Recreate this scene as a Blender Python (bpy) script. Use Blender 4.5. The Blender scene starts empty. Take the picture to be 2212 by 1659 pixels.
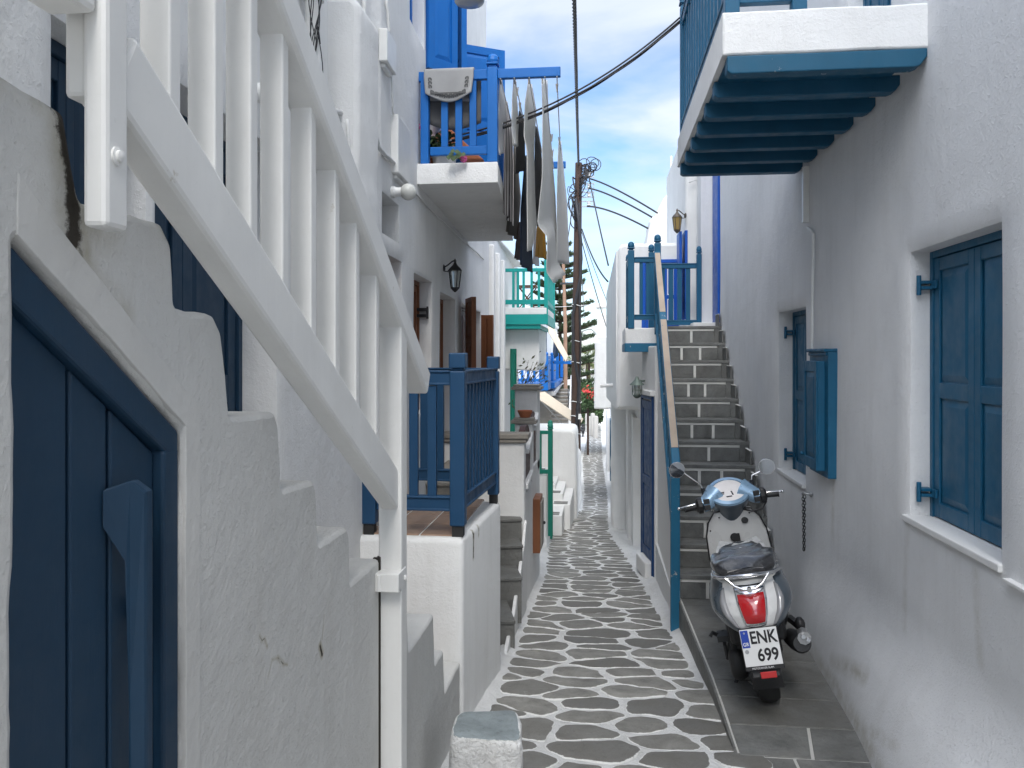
import bpy, bmesh, math, random
from mathutils import Vector, Matrix, noise
from mathutils.geometry import tessellate_polygon
R=math.radians; rnd=random.Random(7)
V=Vector
scene=bpy.context.scene
COL=scene.collection
# ---------------------------------------------------------------- measuring helpers (reference photo measured at 2212 px wide)
F=1736.0; CX=1106.0; HY=770.0; CZ=1.6
TH=math.atan(194/F); cT,sT=math.cos(TH),math.sin(TH)
def ray(px,py):
    xc=(px-CX)/F; zc=-(py-HY)/F
    return V((-sT+cT*xc, cT+sT*xc, zc))
CAM=V((0,0,CZ))
def PT(px,py,t): return CAM+ray(px,py)*t
def PX(px,py,X): d=ray(px,py); return CAM+d*(X/d.x)
def PY(px,py,Y): d=ray(px,py); return CAM+d*(Y/d.y)
def PZ(px,py,Z): d=ray(px,py); return CAM+d*((Z-CZ)/d.z)
FS=-0.04
def fx(y,off=0): return -1.40+FS*(y-6)+off
def PF(px,py,off=0):
    d=ray(px,py); t=(-1.40-FS*6+off)/(d.x-FS*d.y); return CAM+d*t
def zs(y):
    P=[(-8,.77),(53,-5.33),(77,-6.2),(140,-7.2)]
    if y<=P[0][0]: return P[0][1]-.0
    for (a,b),(c,d) in zip(P,P[1:]):
        if y<=c: return b+(d-b)*(y-a)/(c-a)
    return P[-1][1]
# ---------------------------------------------------------------- mesh builder
class MB:
    def __init__(s): s.v=[];s.f=[];s.m=[];s.mi=0;s.att={}
    def add(s,vs,fs):
        b=len(s.v); s.v+= [V(p) for p in vs]
        for f in fs: s.f.append([b+i for i in f]); s.m.append(s.mi)
        return b
    def box(s,a,b):
        x0,x1=sorted((a[0],b[0]));y0,y1=sorted((a[1],b[1]));z0,z1=sorted((a[2],b[2]))
        s.add([(x0,y0,z0),(x1,y0,z0),(x1,y1,z0),(x0,y1,z0),(x0,y0,z1),(x1,y0,z1),(x1,y1,z1),(x0,y1,z1)],
              [(3,2,1,0),(4,5,6,7),(0,1,5,4),(1,2,6,5),(2,3,7,6),(3,0,4,7)]); return s
    def obox(s,c,u,v,w):
        c=V(c);u=V(u);v=V(v);w=V(w)
        if u.cross(v).dot(w)<0: u=-u
        s.add([c-u-v-w,c+u-v-w,c+u+v-w,c-u+v-w,c-u-v+w,c+u-v+w,c+u+v+w,c-u+v+w],
              [(3,2,1,0),(4,5,6,7),(0,1,5,4),(1,2,6,5),(2,3,7,6),(3,0,4,7)]); return s
    def beam(s,p,q,w,h,up=(0,0,1)):
        p=V(p);q=V(q);d=(q-p);L=d.length;d.normalize();up=V(up)
        side=d.cross(up).normalized();up=side.cross(d)
        return s.obox((p+q)/2,d*L/2,side*w/2,up*h/2)
    def tube(s,pts,r,n=8,cap=True,closed=False):
        pts=[V(p) for p in pts]; N=len(pts)
        rr=r if isinstance(r,(list,tuple)) else [r]*N
        t0=(pts[1]-pts[0]).normalized(); a=V((0,0,1)) if abs(t0.z)<.9 else V((1,0,0))
        nrm=(a-t0*a.dot(t0)).normalized(); vs=[]
        for i in range(N):
            if closed: t=(pts[(i+1)%N]-pts[i-1]).normalized()
            else: t=(pts[min(i+1,N-1)]-pts[max(i-1,0)]).normalized()
            nrm=(nrm-t*nrm.dot(t)).normalized(); bn=t.cross(nrm)
            for k in range(n):
                an=2*math.pi*k/n; vs.append(pts[i]+(nrm*math.cos(an)+bn*math.sin(an))*rr[i])
        fs=[]
        for i in range(N if closed else N-1):
            j=(i+1)%N
            for k in range(n):
                fs.append((i*n+k,i*n+(k+1)%n,j*n+(k+1)%n,j*n+k))
        if cap and not closed: fs.append(list(range(n))[::-1]); fs.append([(N-1)*n+k for k in range(n)])
        s.add(vs,fs); return s
    def lathe(s,prof,c,n=16,ax=(0,0,1),cap=True):
        c=V(c);ax=V(ax).normalized(); a=V((1,0,0)) if abs(ax.x)<.9 else V((0,1,0))
        u=(a-ax*a.dot(ax)).normalized(); w=ax.cross(u); vs=[];fs=[]
        for r,z in prof:
            for k in range(n):
                an=2*math.pi*k/n; vs.append(c+ax*z+(u*math.cos(an)+w*math.sin(an))*r)
        for i in range(len(prof)-1):
            for k in range(n): fs.append((i*n+k,i*n+(k+1)%n,(i+1)*n+(k+1)%n,(i+1)*n+k))
        if cap: fs.append(list(range(n))[::-1]); fs.append([(len(prof)-1)*n+k for k in range(n)])
        s.add(vs,fs); return s
    def ball(s,c,r,n=14,m=9):
        rx,ry,rz=r if isinstance(r,(tuple,list)) else (r,r,r); c=V(c); vs=[];fs=[]
        for i in range(m+1):
            th=math.pi*i/m
            for k in range(n):
                ph=2*math.pi*k/n; vs.append(c+V((rx*math.sin(th)*math.cos(ph),ry*math.sin(th)*math.sin(ph),-rz*math.cos(th))))
        for i in range(m):
            for k in range(n): fs.append((i*n+k,i*n+(k+1)%n,(i+1)*n+(k+1)%n,(i+1)*n+k))
        s.add(vs,fs); return s
    def prism(s,poly,vec):
        vec=V(vec); n=len(poly); P=[V(p) for p in poly]
        nn=V((0,0,0))
        for i in range(n): nn+=P[i].cross(P[(i+1)%n])
        if nn.dot(vec)<0: P=P[::-1]
        s.add(P+[p+vec for p in P],[list(range(n))[::-1],[n+i for i in range(n)]]+[(i,(i+1)%n,n+(i+1)%n,n+i) for i in range(n)]); return s
    def grid(s,fn,nu,nv,flip=False):
        vs=[fn(i/nu,j/nv) for j in range(nv+1) for i in range(nu+1)]; fs=[]
        for j in range(nv):
            for i in range(nu):
                a=j*(nu+1)+i; q=(a,a+1,a+nu+2,a+nu+1); fs.append(q[::-1] if flip else q)
        s.add(vs,fs); return s
def roundpoly(pts,r,k=3):
    out=[];n=len(pts)
    for i in range(n):
        a,b,c=V(pts[i-1]),V(pts[i]),V(pts[(i+1)%n])
        ri=r[i] if isinstance(r,(list,tuple)) else r
        if ri<=0: out.append(b); continue
        d0=min(ri,(a-b).length*.49); d1=min(ri,(c-b).length*.49)
        p=b+(a-b).normalized()*d0; q=b+(c-b).normalized()*d1
        for j in range(k+1):
            t=j/k; out.append(p*(1-t)**2+b*2*t*(1-t)+q*t*t)
    return out
def densify(pts,step):
    out=[];n=len(pts)
    for i in range(n):
        a,b=pts[i],pts[(i+1)%n]; m=max(1,int((b-a).length/step))
        for j in range(m): out.append(a.lerp(b,j/m))
    return out
def soft(mb,pts,o,u,v,depth,bev=.015,jit=.003,step=.04,rad=0,seed=0):
    """plaster slab: 2-D outline (ccw) in frame o,u,v; front normal u x v; back at -depth"""
    o=V(o);u=V(u).normalized();v=V(v).normalized();n=u.cross(v)
    P=[V((p[0],p[1])) for p in pts]
    ar=sum(P[i].x*P[(i+1)%len(P)].y-P[(i+1)%len(P)].x*P[i].y for i in range(len(P)))
    if ar<0: P=P[::-1]; 
    if rad: P=roundpoly(P,rad)
    P=[p for i,p in enumerate(P) if (p-P[i-1]).length>1e-5]
    P=densify(P,step); N=len(P)
    Q=[]
    for i,p in enumerate(P):
        q=noise.noise_vector(V((p.x*6+seed,p.y*6,seed*.7)))*jit+noise.noise_vector(V((p.x*25,p.y*25,seed)))*jit*.5
        Q.append(V((p.x+q.x,p.y+q.y)))
    def off(d):
        out=[]
        for i in range(N):
            t=(Q[(i+1)%N]-Q[i-1]); t=t.normalized() if t.length>1e-9 else V((1,0)); out.append(Q[i]+V((-t.y,t.x))*d)
        return out
    rings=[(off(0),-depth),(off(0),-bev),(off(bev*.3),-bev*.3),(off(bev),0)]
    vs=[];fs=[]
    for ring,d in rings: vs+=[o+u*p.x+v*p.y+n*d for p in ring]
    for r in range(3):
        for i in range(N): fs.append((r*N+i,r*N+(i+1)%N,(r+1)*N+(i+1)%N,(r+1)*N+i))
    vs+=[o+u*p.x+v*p.y for p in rings[3][0]]
    for base,ring,rev in ((4*N,rings[3][0],False),(0,rings[0][0],True)):
        for tri in tessellate_polygon([[V((p.x,p.y,0)) for p in ring]]):
            a,b,c=[ring[i] for i in tri]; cr=(b.x-a.x)*(c.y-a.y)-(b.y-a.y)*(c.x-a.x)
            tri=list(tri) if cr>0 else list(tri)[::-1]
            fs.append([base+i for i in (tri[::-1] if rev else tri)])
    mb.add(vs,fs); return mb
# ---------------------------------------------------------------- objects
def thing(name,label,cat,loc=(0,0,0),group=None):
    o=bpy.data.objects.new(name,None); o.empty_display_size=.1; COL.objects.link(o); o.location=loc
    tag(o,label,cat,group); return o
def tag(o,label,cat,group=None,kind=None):
    if label: o['label']=label
    if cat: o['category']=cat
    if group: o['group']=group
    if kind: o['kind']=kind
    return o
def wl(p):
    w=V((0,0,0))
    while p is not None: w+=p.location; p=p.parent
    return w
def obj(name,mb,mats,parent=None,bevel=0,smooth=None,loc=None,seg=2):
    if not isinstance(mats,(list,tuple)): mats=[mats]
    me=bpy.data.meshes.new(name)
    o0=wl(parent) if parent is not None else (V(loc) if loc is not None else V((0,0,0)))
    me.from_pydata([p-o0 for p in mb.v],[],mb.f)
    for m in mats: me.materials.append(m)
    me.polygons.foreach_set('material_index',mb.m)
    for k,vals in mb.att.items():
        a=me.attributes.new(k,'FLOAT','POINT'); a.data.foreach_set('value',vals)
    if smooth:
        me.polygons.foreach_set('use_smooth',[True]*len(me.polygons))
        if smooth<179: me.set_sharp_from_angle(angle=R(smooth))
    me.update()
    o=bpy.data.objects.new(name,me); COL.objects.link(o)
    if parent is not None: o.parent=parent
    elif loc is not None: o.location=loc
    if bevel:
        b=o.modifiers.new('bev','BEVEL'); b.width=bevel; b.segments=seg; b.limit_method='ANGLE'; b.angle_limit=R(35)
    return o
def copy_tree(o,parent=None):
    c=o.copy(); COL.objects.link(c)
    if parent is not None: c.parent=parent
    for ch in list(o.children): copy_tree(ch,c)
    return c
# ---------------------------------------------------------------- materials
def nt(name):
    m=bpy.data.materials.new(name); m.use_nodes=True; t=m.node_tree; t.nodes.clear()
    out=t.nodes.new('ShaderNodeOutputMaterial'); b=t.nodes.new('ShaderNodeBsdfPrincipled'); t.links.new(b.outputs[0],out.inputs[0])
    tc=t.nodes.new('ShaderNodeTexCoord')
    return m,t,b,tc
def nz(t,tc,scale,detail=4,rough=.55,dist=0,stretch=None):
    n=t.nodes.new('ShaderNodeTexNoise'); n.inputs['Scale'].default_value=scale; n.inputs['Detail'].default_value=detail
    n.inputs['Roughness'].default_value=rough; n.inputs['Distortion'].default_value=dist
    src=tc.outputs['Object']
    if stretch:
        mp=t.nodes.new('ShaderNodeMapping'); mp.inputs['Scale'].default_value=stretch; t.links.new(src,mp.inputs[0]); src=mp.outputs[0]
    t.links.new(src,n.inputs['Vector']); return n.outputs['Fac']
def ramp(t,src,stops):
    r=t.nodes.new('ShaderNodeValToRGB'); e=r.color_ramp.elements
    while len(e)<len(stops): e.new(.5)
    for i,(p,c) in enumerate(stops):
        e[i].position=p; e[i].color=(c,c,c,1) if isinstance(c,(int,float)) else (*c,1)
    t.links.new(src,r.inputs[0]); return r.outputs[0]
def mixc(t,fac,a,b,mode='MIX'):
    m=t.nodes.new('ShaderNodeMix'); m.data_type='RGBA'; m.blend_type=mode
    for idx,x in ((0,fac),(6,a),(7,b)):
        s=m.inputs[idx]
        if isinstance(x,(int,float)): s.default_value=x if idx==0 else (x,x,x,1)
        elif isinstance(x,(tuple,list)): s.default_value=(*x,1)
        else: t.links.new(x,s)
    return m.outputs[2]
def mth(t,op,a,b=0.0,clamp=False):
    m=t.nodes.new('ShaderNodeMath'); m.operation=op; m.use_clamp=clamp
    for i,x in enumerate((a,b)):
        if isinstance(x,(int,float)): m.inputs[i].default_value=x
        else: t.links.new(x,m.inputs[i])
    return m.outputs[0]
def bump(t,b,h,dist=.01,strength=.5,prev=None):
    n=t.nodes.new('ShaderNodeBump'); n.inputs['Strength'].default_value=strength; n.inputs['Distance'].default_value=dist
    t.links.new(h,n.inputs['Height'])
    if prev is not None: t.links.new(prev,n.inputs['Normal'])
    t.links.new(n.outputs[0],b.inputs['Normal']); return n.outputs[0]
def attr(t,name):
    a=t.nodes.new('ShaderNodeAttribute'); a.attribute_name=name; return a.outputs['Fac']
def sc(c,k): return tuple(min(1,x*k) for x in c)
def plaster(name,col=(.80,.80,.79),fine=.35,med=.5,medscale=9,stain=False,streak=.0,var=.08,lump=True):
    m,t,b,tc=nt(name); b.inputs['Roughness'].default_value=.92; b.inputs['Specular IOR Level'].default_value=.15
    big=nz(t,tc,1.3,5,.6); c=mixc(t,ramp(t,big,[(.3,0),(.7,1)]),sc(col,1-var),col)
    sm=nz(t,tc,14,6,.7); c=mixc(t,ramp(t,sm,[(.55,0),(.8,.35)]),c,sc(col,.86))
    if streak:
        sk=nz(t,tc,2.2,6,.7,0,(3,3,.35)); c=mixc(t,ramp(t,sk,[(.5,0),(.75,streak)]),c,(.45,.43,.39))
    if stain:
        st=attr(t,'stain'); n2=nz(t,tc,30,8,.75); n3=nz(t,tc,7,5,.7)
        f=mth(t,'ADD',mth(t,'MULTIPLY',st,1.0),mth(t,'MULTIPLY',mth(t,'SUBTRACT',n2,.5),1.3))
        f=mth(t,'MULTIPLY',ramp(t,f,[(.42,0),(.62,1)]),mth(t,'GREATER_THAN',st,.02))
        brown=mth(t,'MULTIPLY',ramp(t,st,[(.05,0),(.6,.6)]),ramp(t,n3,[(.35,0),(.65,1)]))
        c=mixc(t,brown,c,(.42,.38,.30)); c=mixc(t,f,c,(.035,.03,.025))
    t.links.new(c,b.inputs['Base Color'])
    p=bump(t,b,nz(t,tc,medscale,5,.6),.02,med)
    p=bump(t,b,nz(t,tc,95,4,.65),.003,fine,p)
    if lump:
        sp=ramp(t,nz(t,tc,70,4,.65),[(.52,0),(.74,1)]); bump(t,b,sp,.004,fine,p)
    return m
def paint(name,col,rough=.45,wear=0,under=(.5,.45,.38),var=.25,grain=True,scale=6):
    m,t,b,tc=nt(name); b.inputs['Roughness'].default_value=rough; b.inputs['Specular IOR Level'].default_value=.35
    c=mixc(t,nz(t,tc,scale,5,.6),sc(col,1-var),sc(col,1+var))
    fine=nz(t,tc,60,6,.7); c=mixc(t,ramp(t,fine,[(.6,0),(.85,.3)]),c,sc(col,.55))
    fd=nz(t,tc,1.7,7,.7,.5,(2,2,.6)); c=mixc(t,ramp(t,fd,[(.5,0),(.8,.30)]),c,tuple(min(1,x*1.25+.03) for x in col))
    if wear:
        w=nz(t,tc,9,8,.72); c=mixc(t,ramp(t,w,[(.70-wear*.25,0),(.74-wear*.25,1)]),c,under)
    t.links.new(c,b.inputs['Base Color'])
    rg=ramp(t,nz(t,tc,12,4),[(.3,max(0,rough-.1)),(.7,min(1,rough+.15))]); t.links.new(rg,b.inputs['Roughness'])
    if grain: bump(t,b,nz(t,tc,18,5,.65,0,(1,1,.12) ),.003,.35)
    return m
def plain(name,col,rough=.5,metal=0,spec=.5,bumpy=0,bscale=60,var=.12,alpha=None,trans=0,emit=0,coat=0):
    m,t,b,tc=nt(name); b.inputs['Roughness'].default_value=rough; b.inputs['Metallic'].default_value=metal
    b.inputs['Specular IOR Level'].default_value=spec
    c=mixc(t,nz(t,tc,7,5,.65),sc(col,1-var),sc(col,1+var)); t.links.new(c,b.inputs['Base Color'])
    if bumpy: bump(t,b,nz(t,tc,bscale,5,.6),.004,bumpy)
    if trans: b.inputs['Transmission Weight'].default_value=trans
    if coat: b.inputs['Coat Weight'].default_value=coat; b.inputs['Coat Roughness'].default_value=.06
    return m
def slate(name,base=(.105,.108,.10),edge=True,rough=.62,white=(.74,.74,.72)):
    m,t,b,tc=nt(name); b.inputs['Roughness'].default_value=rough
    tone=attr(t,'tone'); n=nz(t,tc,5,8,.7,.4)
    c=mixc(t,ramp(t,n,[(.3,0),(.7,1)]),sc(base,.55),sc(base,1.45)); c=mixc(t,ramp(t,nz(t,tc,2.7,6,.7),[(.5,0),(.72,.5)]),c,(.24,.23,.205))
    c=mixc(t,ramp(t,tone,[(0,0),(1,1)]),c,mixc(t,n,(.16,.145,.115),(.09,.095,.10)),'MIX')
    c=mixc(t,ramp(t,nz(t,tc,26,7,.75),[(.55,0),(.78,.55)]),c,(.035,.035,.032))
    if edge:
        e=attr(t,'edge'); n2=nz(t,tc,16,8,.75)
        f=ramp(t,mth(t,'ADD',mth(t,'MULTIPLY',e,.55),mth(t,'MULTIPLY',n2,.7)),[(.70,0),(.82,1)])
        wsp=ramp(t,nz(t,tc,8,9,.8),[(.62,0),(.74,.55)])
        c=mixc(t,wsp,c,sc(white,.6)); c=mixc(t,f,c,white)
    t.links.new(c,b.inputs['Base Color'])
    p=bump(t,b,nz(t,tc,7,7,.7,.6),.02,.6); bump(t,b,nz(t,tc,60,5,.7),.003,.5,p)
    return m
M={}
M['wall']=plaster('whitewash',(.80,.80,.79),.4,.4,streak=.16,var=.11)
M['wall_r']=plaster('whitewash_fine',(.80,.80,.80),.6,.4,medscale=6,streak=.12,var=.13)
M['wall_old']=plaster('whitewash_old',(.70,.685,.65),.75,.8,stain=True,streak=.15,var=.12)
M['wall_smooth']=plaster('whitewash_smooth',(.74,.735,.72),.12,.25,lump=False,var=.05)
M['mortar']=plaster('whitewashed_mortar',(.72,.72,.71),.9,1,medscale=14,streak=.3,var=.22)
M['rail_white']=paint('white_gloss_paint',(.74,.735,.71),.45,var=.09,wear=.12,under=(.55,.52,.46))
M['door_navy']=paint('door_navy_paint',(.006,.04,.13),.45,var=.2)
M['petrol_shaded']=paint('petrol_blue_shaded',(.010,.085,.16),.5,var=.3)  # petrol paint with the shade under the balcony put into its colour
M['navy']=paint('navy_paint',(.010,.037,.074),.5,var=.18)
M['blue_rail']=paint('dark_blue_paint',(.014,.060,.135),.42,var=.15)
M['bright']=paint('bright_blue_paint',(.006,.135,.46),.42,var=.12)
M['petrol']=paint('petrol_blue_paint',(.009,.095,.182),.42,var=.22)
M['petrol_worn']=paint('petrol_blue_worn',(.012,.115,.21),.5,wear=.35,under=(.52,.45,.38),var=.2)
M['petrol_peel']=paint('petrol_blue_peeling',(.009,.085,.155),.5,wear=.30,under=(.60,.60,.58),var=.2)
M['cobalt']=paint('cobalt_paint',(.006,.085,.42),.4,var=.12)
M['teal']=paint('teal_green_paint',(.01,.30,.27),.45,var=.12)
M['green']=paint('dark_green_paint',(.008,.17,.12),.45,var=.15)
M['wood']=paint('brown_wood',(.20,.075,.032),.5,var=.3,scale=3)
M['wood_dark']=paint('dark_brown_wood',(.06,.022,.018),.5,var=.3)
M['pole']=paint('weathered_pole',(.06,.038,.03),.85,var=.5,scale=2)
M['slate']=slate('slate_flagstone',(.225,.217,.195))
M['grout_pave']=plaster('pavement_grout',(.52,.51,.48),.6,.5,lump=False)
M['slate_riser']=slate('slate_riser',(.135,.138,.132),edge=False)  # darker than the sky-facing treads, shade put into the colour
M['slate_step']=slate('slate_step',(.148,.15,.143),edge=False)
M['grout']=plaster('pale_grout',(.72,.71,.67),.6,.5,lump=False)
M['grout_grey']=plaster('grey_grout',(.30,.30,.28),.6,.5,lump=False)
M['bluestone']=slate('blue_slate_top',(.20,.23,.235),edge=True)
M['capstone']=plain('cap_stone',(.27,.25,.22),.8,bumpy=.5,bscale=30,var=.3)
M['tile']=plain('terracotta_tile',(.33,.22,.155),.25,bumpy=.1,var=.25)
M['terracotta']=plain('terracotta',(.38,.13,.06),.8,bumpy=.3)
M['black']=plain('black_iron',(.018,.018,.02),.5)
M['cable']=plain('black_cable',(.022,.022,.026),.55)
M['cable_white']=plain('whitewashed_cable',(.66,.66,.65),.8)
M['pvc']=plain('white_plastic',(.76,.76,.74),.4)
M['glass_pane']=plain('window_glass',(.05,.06,.07),.06,spec=.6)
M['frost']=plain('frosted_globe',(.62,.62,.58),.25)
M['lampglass']=plain('lantern_glass',(.55,.58,.55),.15,trans=.6)
M['verdigris']=plain('verdigris_metal',(.14,.18,.16),.55,metal=.3,var=.3)
M['bronze']=plain('aged_bronze',(.12,.10,.08),.5,metal=.5,var=.3)
M['steel']=plain('steel',(.45,.45,.45),.35,metal=.8)
M['cloth_white']=plain('white_cotton',(.88,.88,.87),.95,bumpy=.3,bscale=220,var=.05)
_t=M['cloth_white'].node_tree; _b=[n for n in _t.nodes if n.type=='BSDF_PRINCIPLED'][0]; _o=[n for n in _t.nodes if n.type=='OUTPUT_MATERIAL'][0]
_tr=_t.nodes.new('ShaderNodeBsdfTranslucent'); _tr.inputs[0].default_value=(.93,.93,.91,1); _ms=_t.nodes.new('ShaderNodeMixShader'); _ms.inputs[0].default_value=.65
_t.links.new(_b.outputs[0],_ms.inputs[1]); _t.links.new(_tr.outputs[0],_ms.inputs[2]); _t.links.new(_ms.outputs[0],_o.inputs[0])
M['cloth_black']=plain('black_cotton',(.018,.018,.022),.95,bumpy=.3,bscale=220)
M['denim']=plain('blue_denim',(.035,.055,.095),.95,bumpy=.4,bscale=260,var=.35)
M['mustard']=plain('mustard_cotton',(.42,.22,.025),.95,bumpy=.3,bscale=220)
M['taupe']=plain('taupe_cotton',(.21,.19,.16),.95,bumpy=.3,bscale=220)
M['maroon']=plain('dark_brown_cotton',(.05,.03,.03),.95,bumpy=.3,bscale=220)
M['towel_grey']=plain('grey_terry',(.36,.36,.36),1,bumpy=.8,bscale=250)
M['towel_dark']=plain('grey_terry_dark',(.13,.13,.13),1,bumpy=.8,bscale=250)
M['leaf']=plain('green_leaf',(.05,.09,.03),.6,var=.5)
M['leaf_olive']=plain('olive_leaf',(.09,.10,.04),.6,var=.5)
M['pine']=plain('pine_needles',(.055,.085,.04),.7,var=.5)
M['pink']=plain('pink_petal',(.62,.10,.30),.6,var=.3)
M['red']=plain('red_bract',(.50,.03,.03),.6,var=.4)
M['canvas']=plain('beige_canvas',(.55,.47,.36),.9,var=.1)
M['rubber']=plain('rubber',(.02,.02,.02),.75)
M['concrete']=plaster('old_concrete',(.42,.40,.37),.5,.5,lump=False)
def striped():
    m,t,b,tc=nt('striped_cotton'); b.inputs['Roughness'].default_value=.95
    mp=t.nodes.new('ShaderNodeMapping'); mp.inputs['Scale'].default_value=(0,2.6,.12); t.links.new(tc.outputs['Object'],mp.inputs[0])
    w=t.nodes.new('ShaderNodeTexWave'); w.inputs['Scale'].default_value=1.0; w.inputs['Distortion'].default_value=2.2; w.inputs['Detail'].default_value=2; w.bands_direction='Y'
    t.links.new(mp.outputs[0],w.inputs[0])
    t.links.new(ramp(t,w.outputs[1],[(.28,(.05,.035,.04)),(.40,(.72,.69,.69))]),b.inputs['Base Color']); return m
M['striped']=striped()
# ---------------------------------------------------------------- camera, world, sun
cam=bpy.data.cameras.new('camera'); co=bpy.data.objects.new('camera',cam); COL.objects.link(co); scene.camera=co
co.location=CAM; co.rotation_euler=(R(90),0,TH); cam.sensor_width=36; cam.lens=36*F/2212; cam.shift_y=-(829.5-HY)/2212
cam.clip_start=.05; cam.clip_end=3000
SUN_EL=R(48); SUN_AZ=R(175)      # azimuth clockwise from +Y (alley axis): behind and to the left
world=bpy.data.worlds.new('World'); scene.world=world; world.use_nodes=True; t=world.node_tree; t.nodes.clear()
wo=t.nodes.new('ShaderNodeOutputWorld'); bg=t.nodes.new('ShaderNodeBackground'); t.links.new(bg.outputs[0],wo.inputs[0])
sky=t.nodes.new('ShaderNodeTexSky'); sky.sky_type='NISHITA'; sky.sun_disc=False; sky.sun_elevation=SUN_EL; sky.sun_rotation=SUN_AZ
sky.air_density=1.0; sky.dust_density=.6; sky.ozone_density=1.5
tc=t.nodes.new('ShaderNodeTexCoord')
sep=t.nodes.new('ShaderNodeSeparateXYZ'); t.links.new(tc.outputs['Generated'],sep.inputs[0])
zz=mth(t,'MAXIMUM',sep.outputs[2],.03)
u=mth(t,'DIVIDE',sep.outputs[0],mth(t,'ADD',zz,.12)); v=mth(t,'DIVIDE',sep.outputs[1],mth(t,'ADD',zz,.12))
cb=t.nodes.new('ShaderNodeCombineXYZ'); t.links.new(mth(t,'MULTIPLY',u,.85),cb.inputs[0]); t.links.new(v,cb.inputs[1])
cn=t.nodes.new('ShaderNodeTexNoise'); cn.inputs['Scale'].default_value=1.05; cn.inputs['Detail'].default_value=9; cn.inputs['Roughness'].default_value=.52; cn.inputs['Distortion'].default_value=.35
mp=t.nodes.new('ShaderNodeMapping'); mp.inputs['Location'].default_value=(3.1,.7,0); t.links.new(cb.outputs[0],mp.inputs[0]); t.links.new(mp.outputs[0],cn.inputs['Vector'])
cov=ramp(t,cn.outputs['Fac'],[(.40,0),(.54,.72),(.68,1)])
cov=mth(t,'MULTIPLY',cov,ramp(t,sep.outputs[2],[(.03,.6),(.13,.35),(.20,.6),(.29,1)]))
cl=mixc(t,ramp(t,cn.outputs['Fac'],[(.5,0),(.75,1)]),(3.3,3.48,3.8),(4.25,4.33,4.45))
sk=mixc(t,1.0,sky.outputs[0],(.60,.69,.79),'MULTIPLY')
dv=t.nodes.new('ShaderNodeVectorMath'); dv.operation='DOT_PRODUCT'; t.links.new(tc.outputs['Generated'],dv.inputs[0])
dv.inputs[1].default_value=(math.sin(SUN_AZ)*math.cos(SUN_EL),math.cos(SUN_AZ)*math.cos(SUN_EL),math.sin(SUN_EL))
gl=mth(t,'POWER',mth(t,'MAXIMUM',dv.outputs['Value'],0.0),1.6)
cl=mixc(t,1.0,cl,mixc(t,gl,(1,1,1),(5.4,5.35,5.25)),'MULTIPLY')
t.links.new(mixc(t,cov,sk,cl),bg.inputs[0]); bg.inputs[1].default_value=.12
sl=bpy.data.lights.new('sun','SUN'); sl.energy=.8; sl.angle=R(20); sl.color=(1,.95,.88)
so=bpy.data.objects.new('sun',sl); COL.objects.link(so); so.location=(-10,-10,20)
sd=V((math.sin(SUN_AZ)*math.cos(SUN_EL),math.cos(SUN_AZ)*math.cos(SUN_EL),math.sin(SUN_EL)))
so.rotation_euler=(-sd).to_track_quat('-Z','Y').to_euler()
scene.view_settings.view_transform='Standard'; scene.view_settings.look='None'; scene.view_settings.exposure=1.32; scene.view_settings.gamma=1
scene.render.engine='CYCLES'; scene.cycles.use_denoising=True; scene.cycles.max_bounces=8; scene.cycles.diffuse_bounces=5
# ================================================================ STREET
def lerpT(T,y):
    if y<=T[0][0]: return T[0][1]
    for (a,b),(c,d) in zip(T,T[1:]):
        if y<=c: return b+(d-b)*(y-a)/(c-a)
    return T[-1][1]
XLT=[(-6,-.78),(4,-.76),(9.5,-.76),(13.5,-.92),(16,-.9),(17,-.5),(24,-.6),(53,-1.37),(90,-1.6)]
XRT=[(-6,1.4),(4.2,.98),(5,.80),(7,.64),(9.4,.55),(10.2,.47),(13.9,.20),(24,.24),(53,.15),(90,.0)]
def XL(y): return lerpT(XLT,y)
def XR(y): return lerpT(XRT,y)
mb=MB()
ys=[-8+.2*i for i in range(0,170)]+[26+1.0*i for i in range(0,75)]
ys=[y for y in ys if y<100]
nx=24
def zst(x,y):
    n=noise.noise(V((x*2.2,y*2.2,0)))*.012+noise.noise(V((x*9,y*9,3)))*.006
    e=0
    if 3<y<26:   # whitewash builds up softly against the walls
        e=.05*math.exp(-((x-XL(y))/.07)**2)+.05*math.exp(-((x-XR(y))/.06)**2) if y<20 else 0
    return zs(y)+n+e
vs=[];fs=[]
for y in ys:
    for i in range(nx+1):
        x=-2.6+5.6*i/nx if y<26 else -4+8*i/nx
        if y<26:
            k=i/nx; xl,xr=XL(y),XR(y)
            x=xl-.35+(xr-xl+.7)*k
        zq_=zst(x,y)
        if y<5.3 and x>XR(y)-.06: zq_=min(zq_,-.48)
        vs.append((x,y,zq_))
for j in range(len(ys)-1):
    for i in range(nx): a=j*(nx+1)+i; fs.append((a,a+1,a+nx+2,a+nx+1))
mb.add(vs,fs)
mb.att={'edge':[0]*len(mb.v),'tone':[0]*len(mb.v)}
street=obj('street',mb,M['mortar'],smooth=180); tag(street,None,None,kind='structure')
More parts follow.
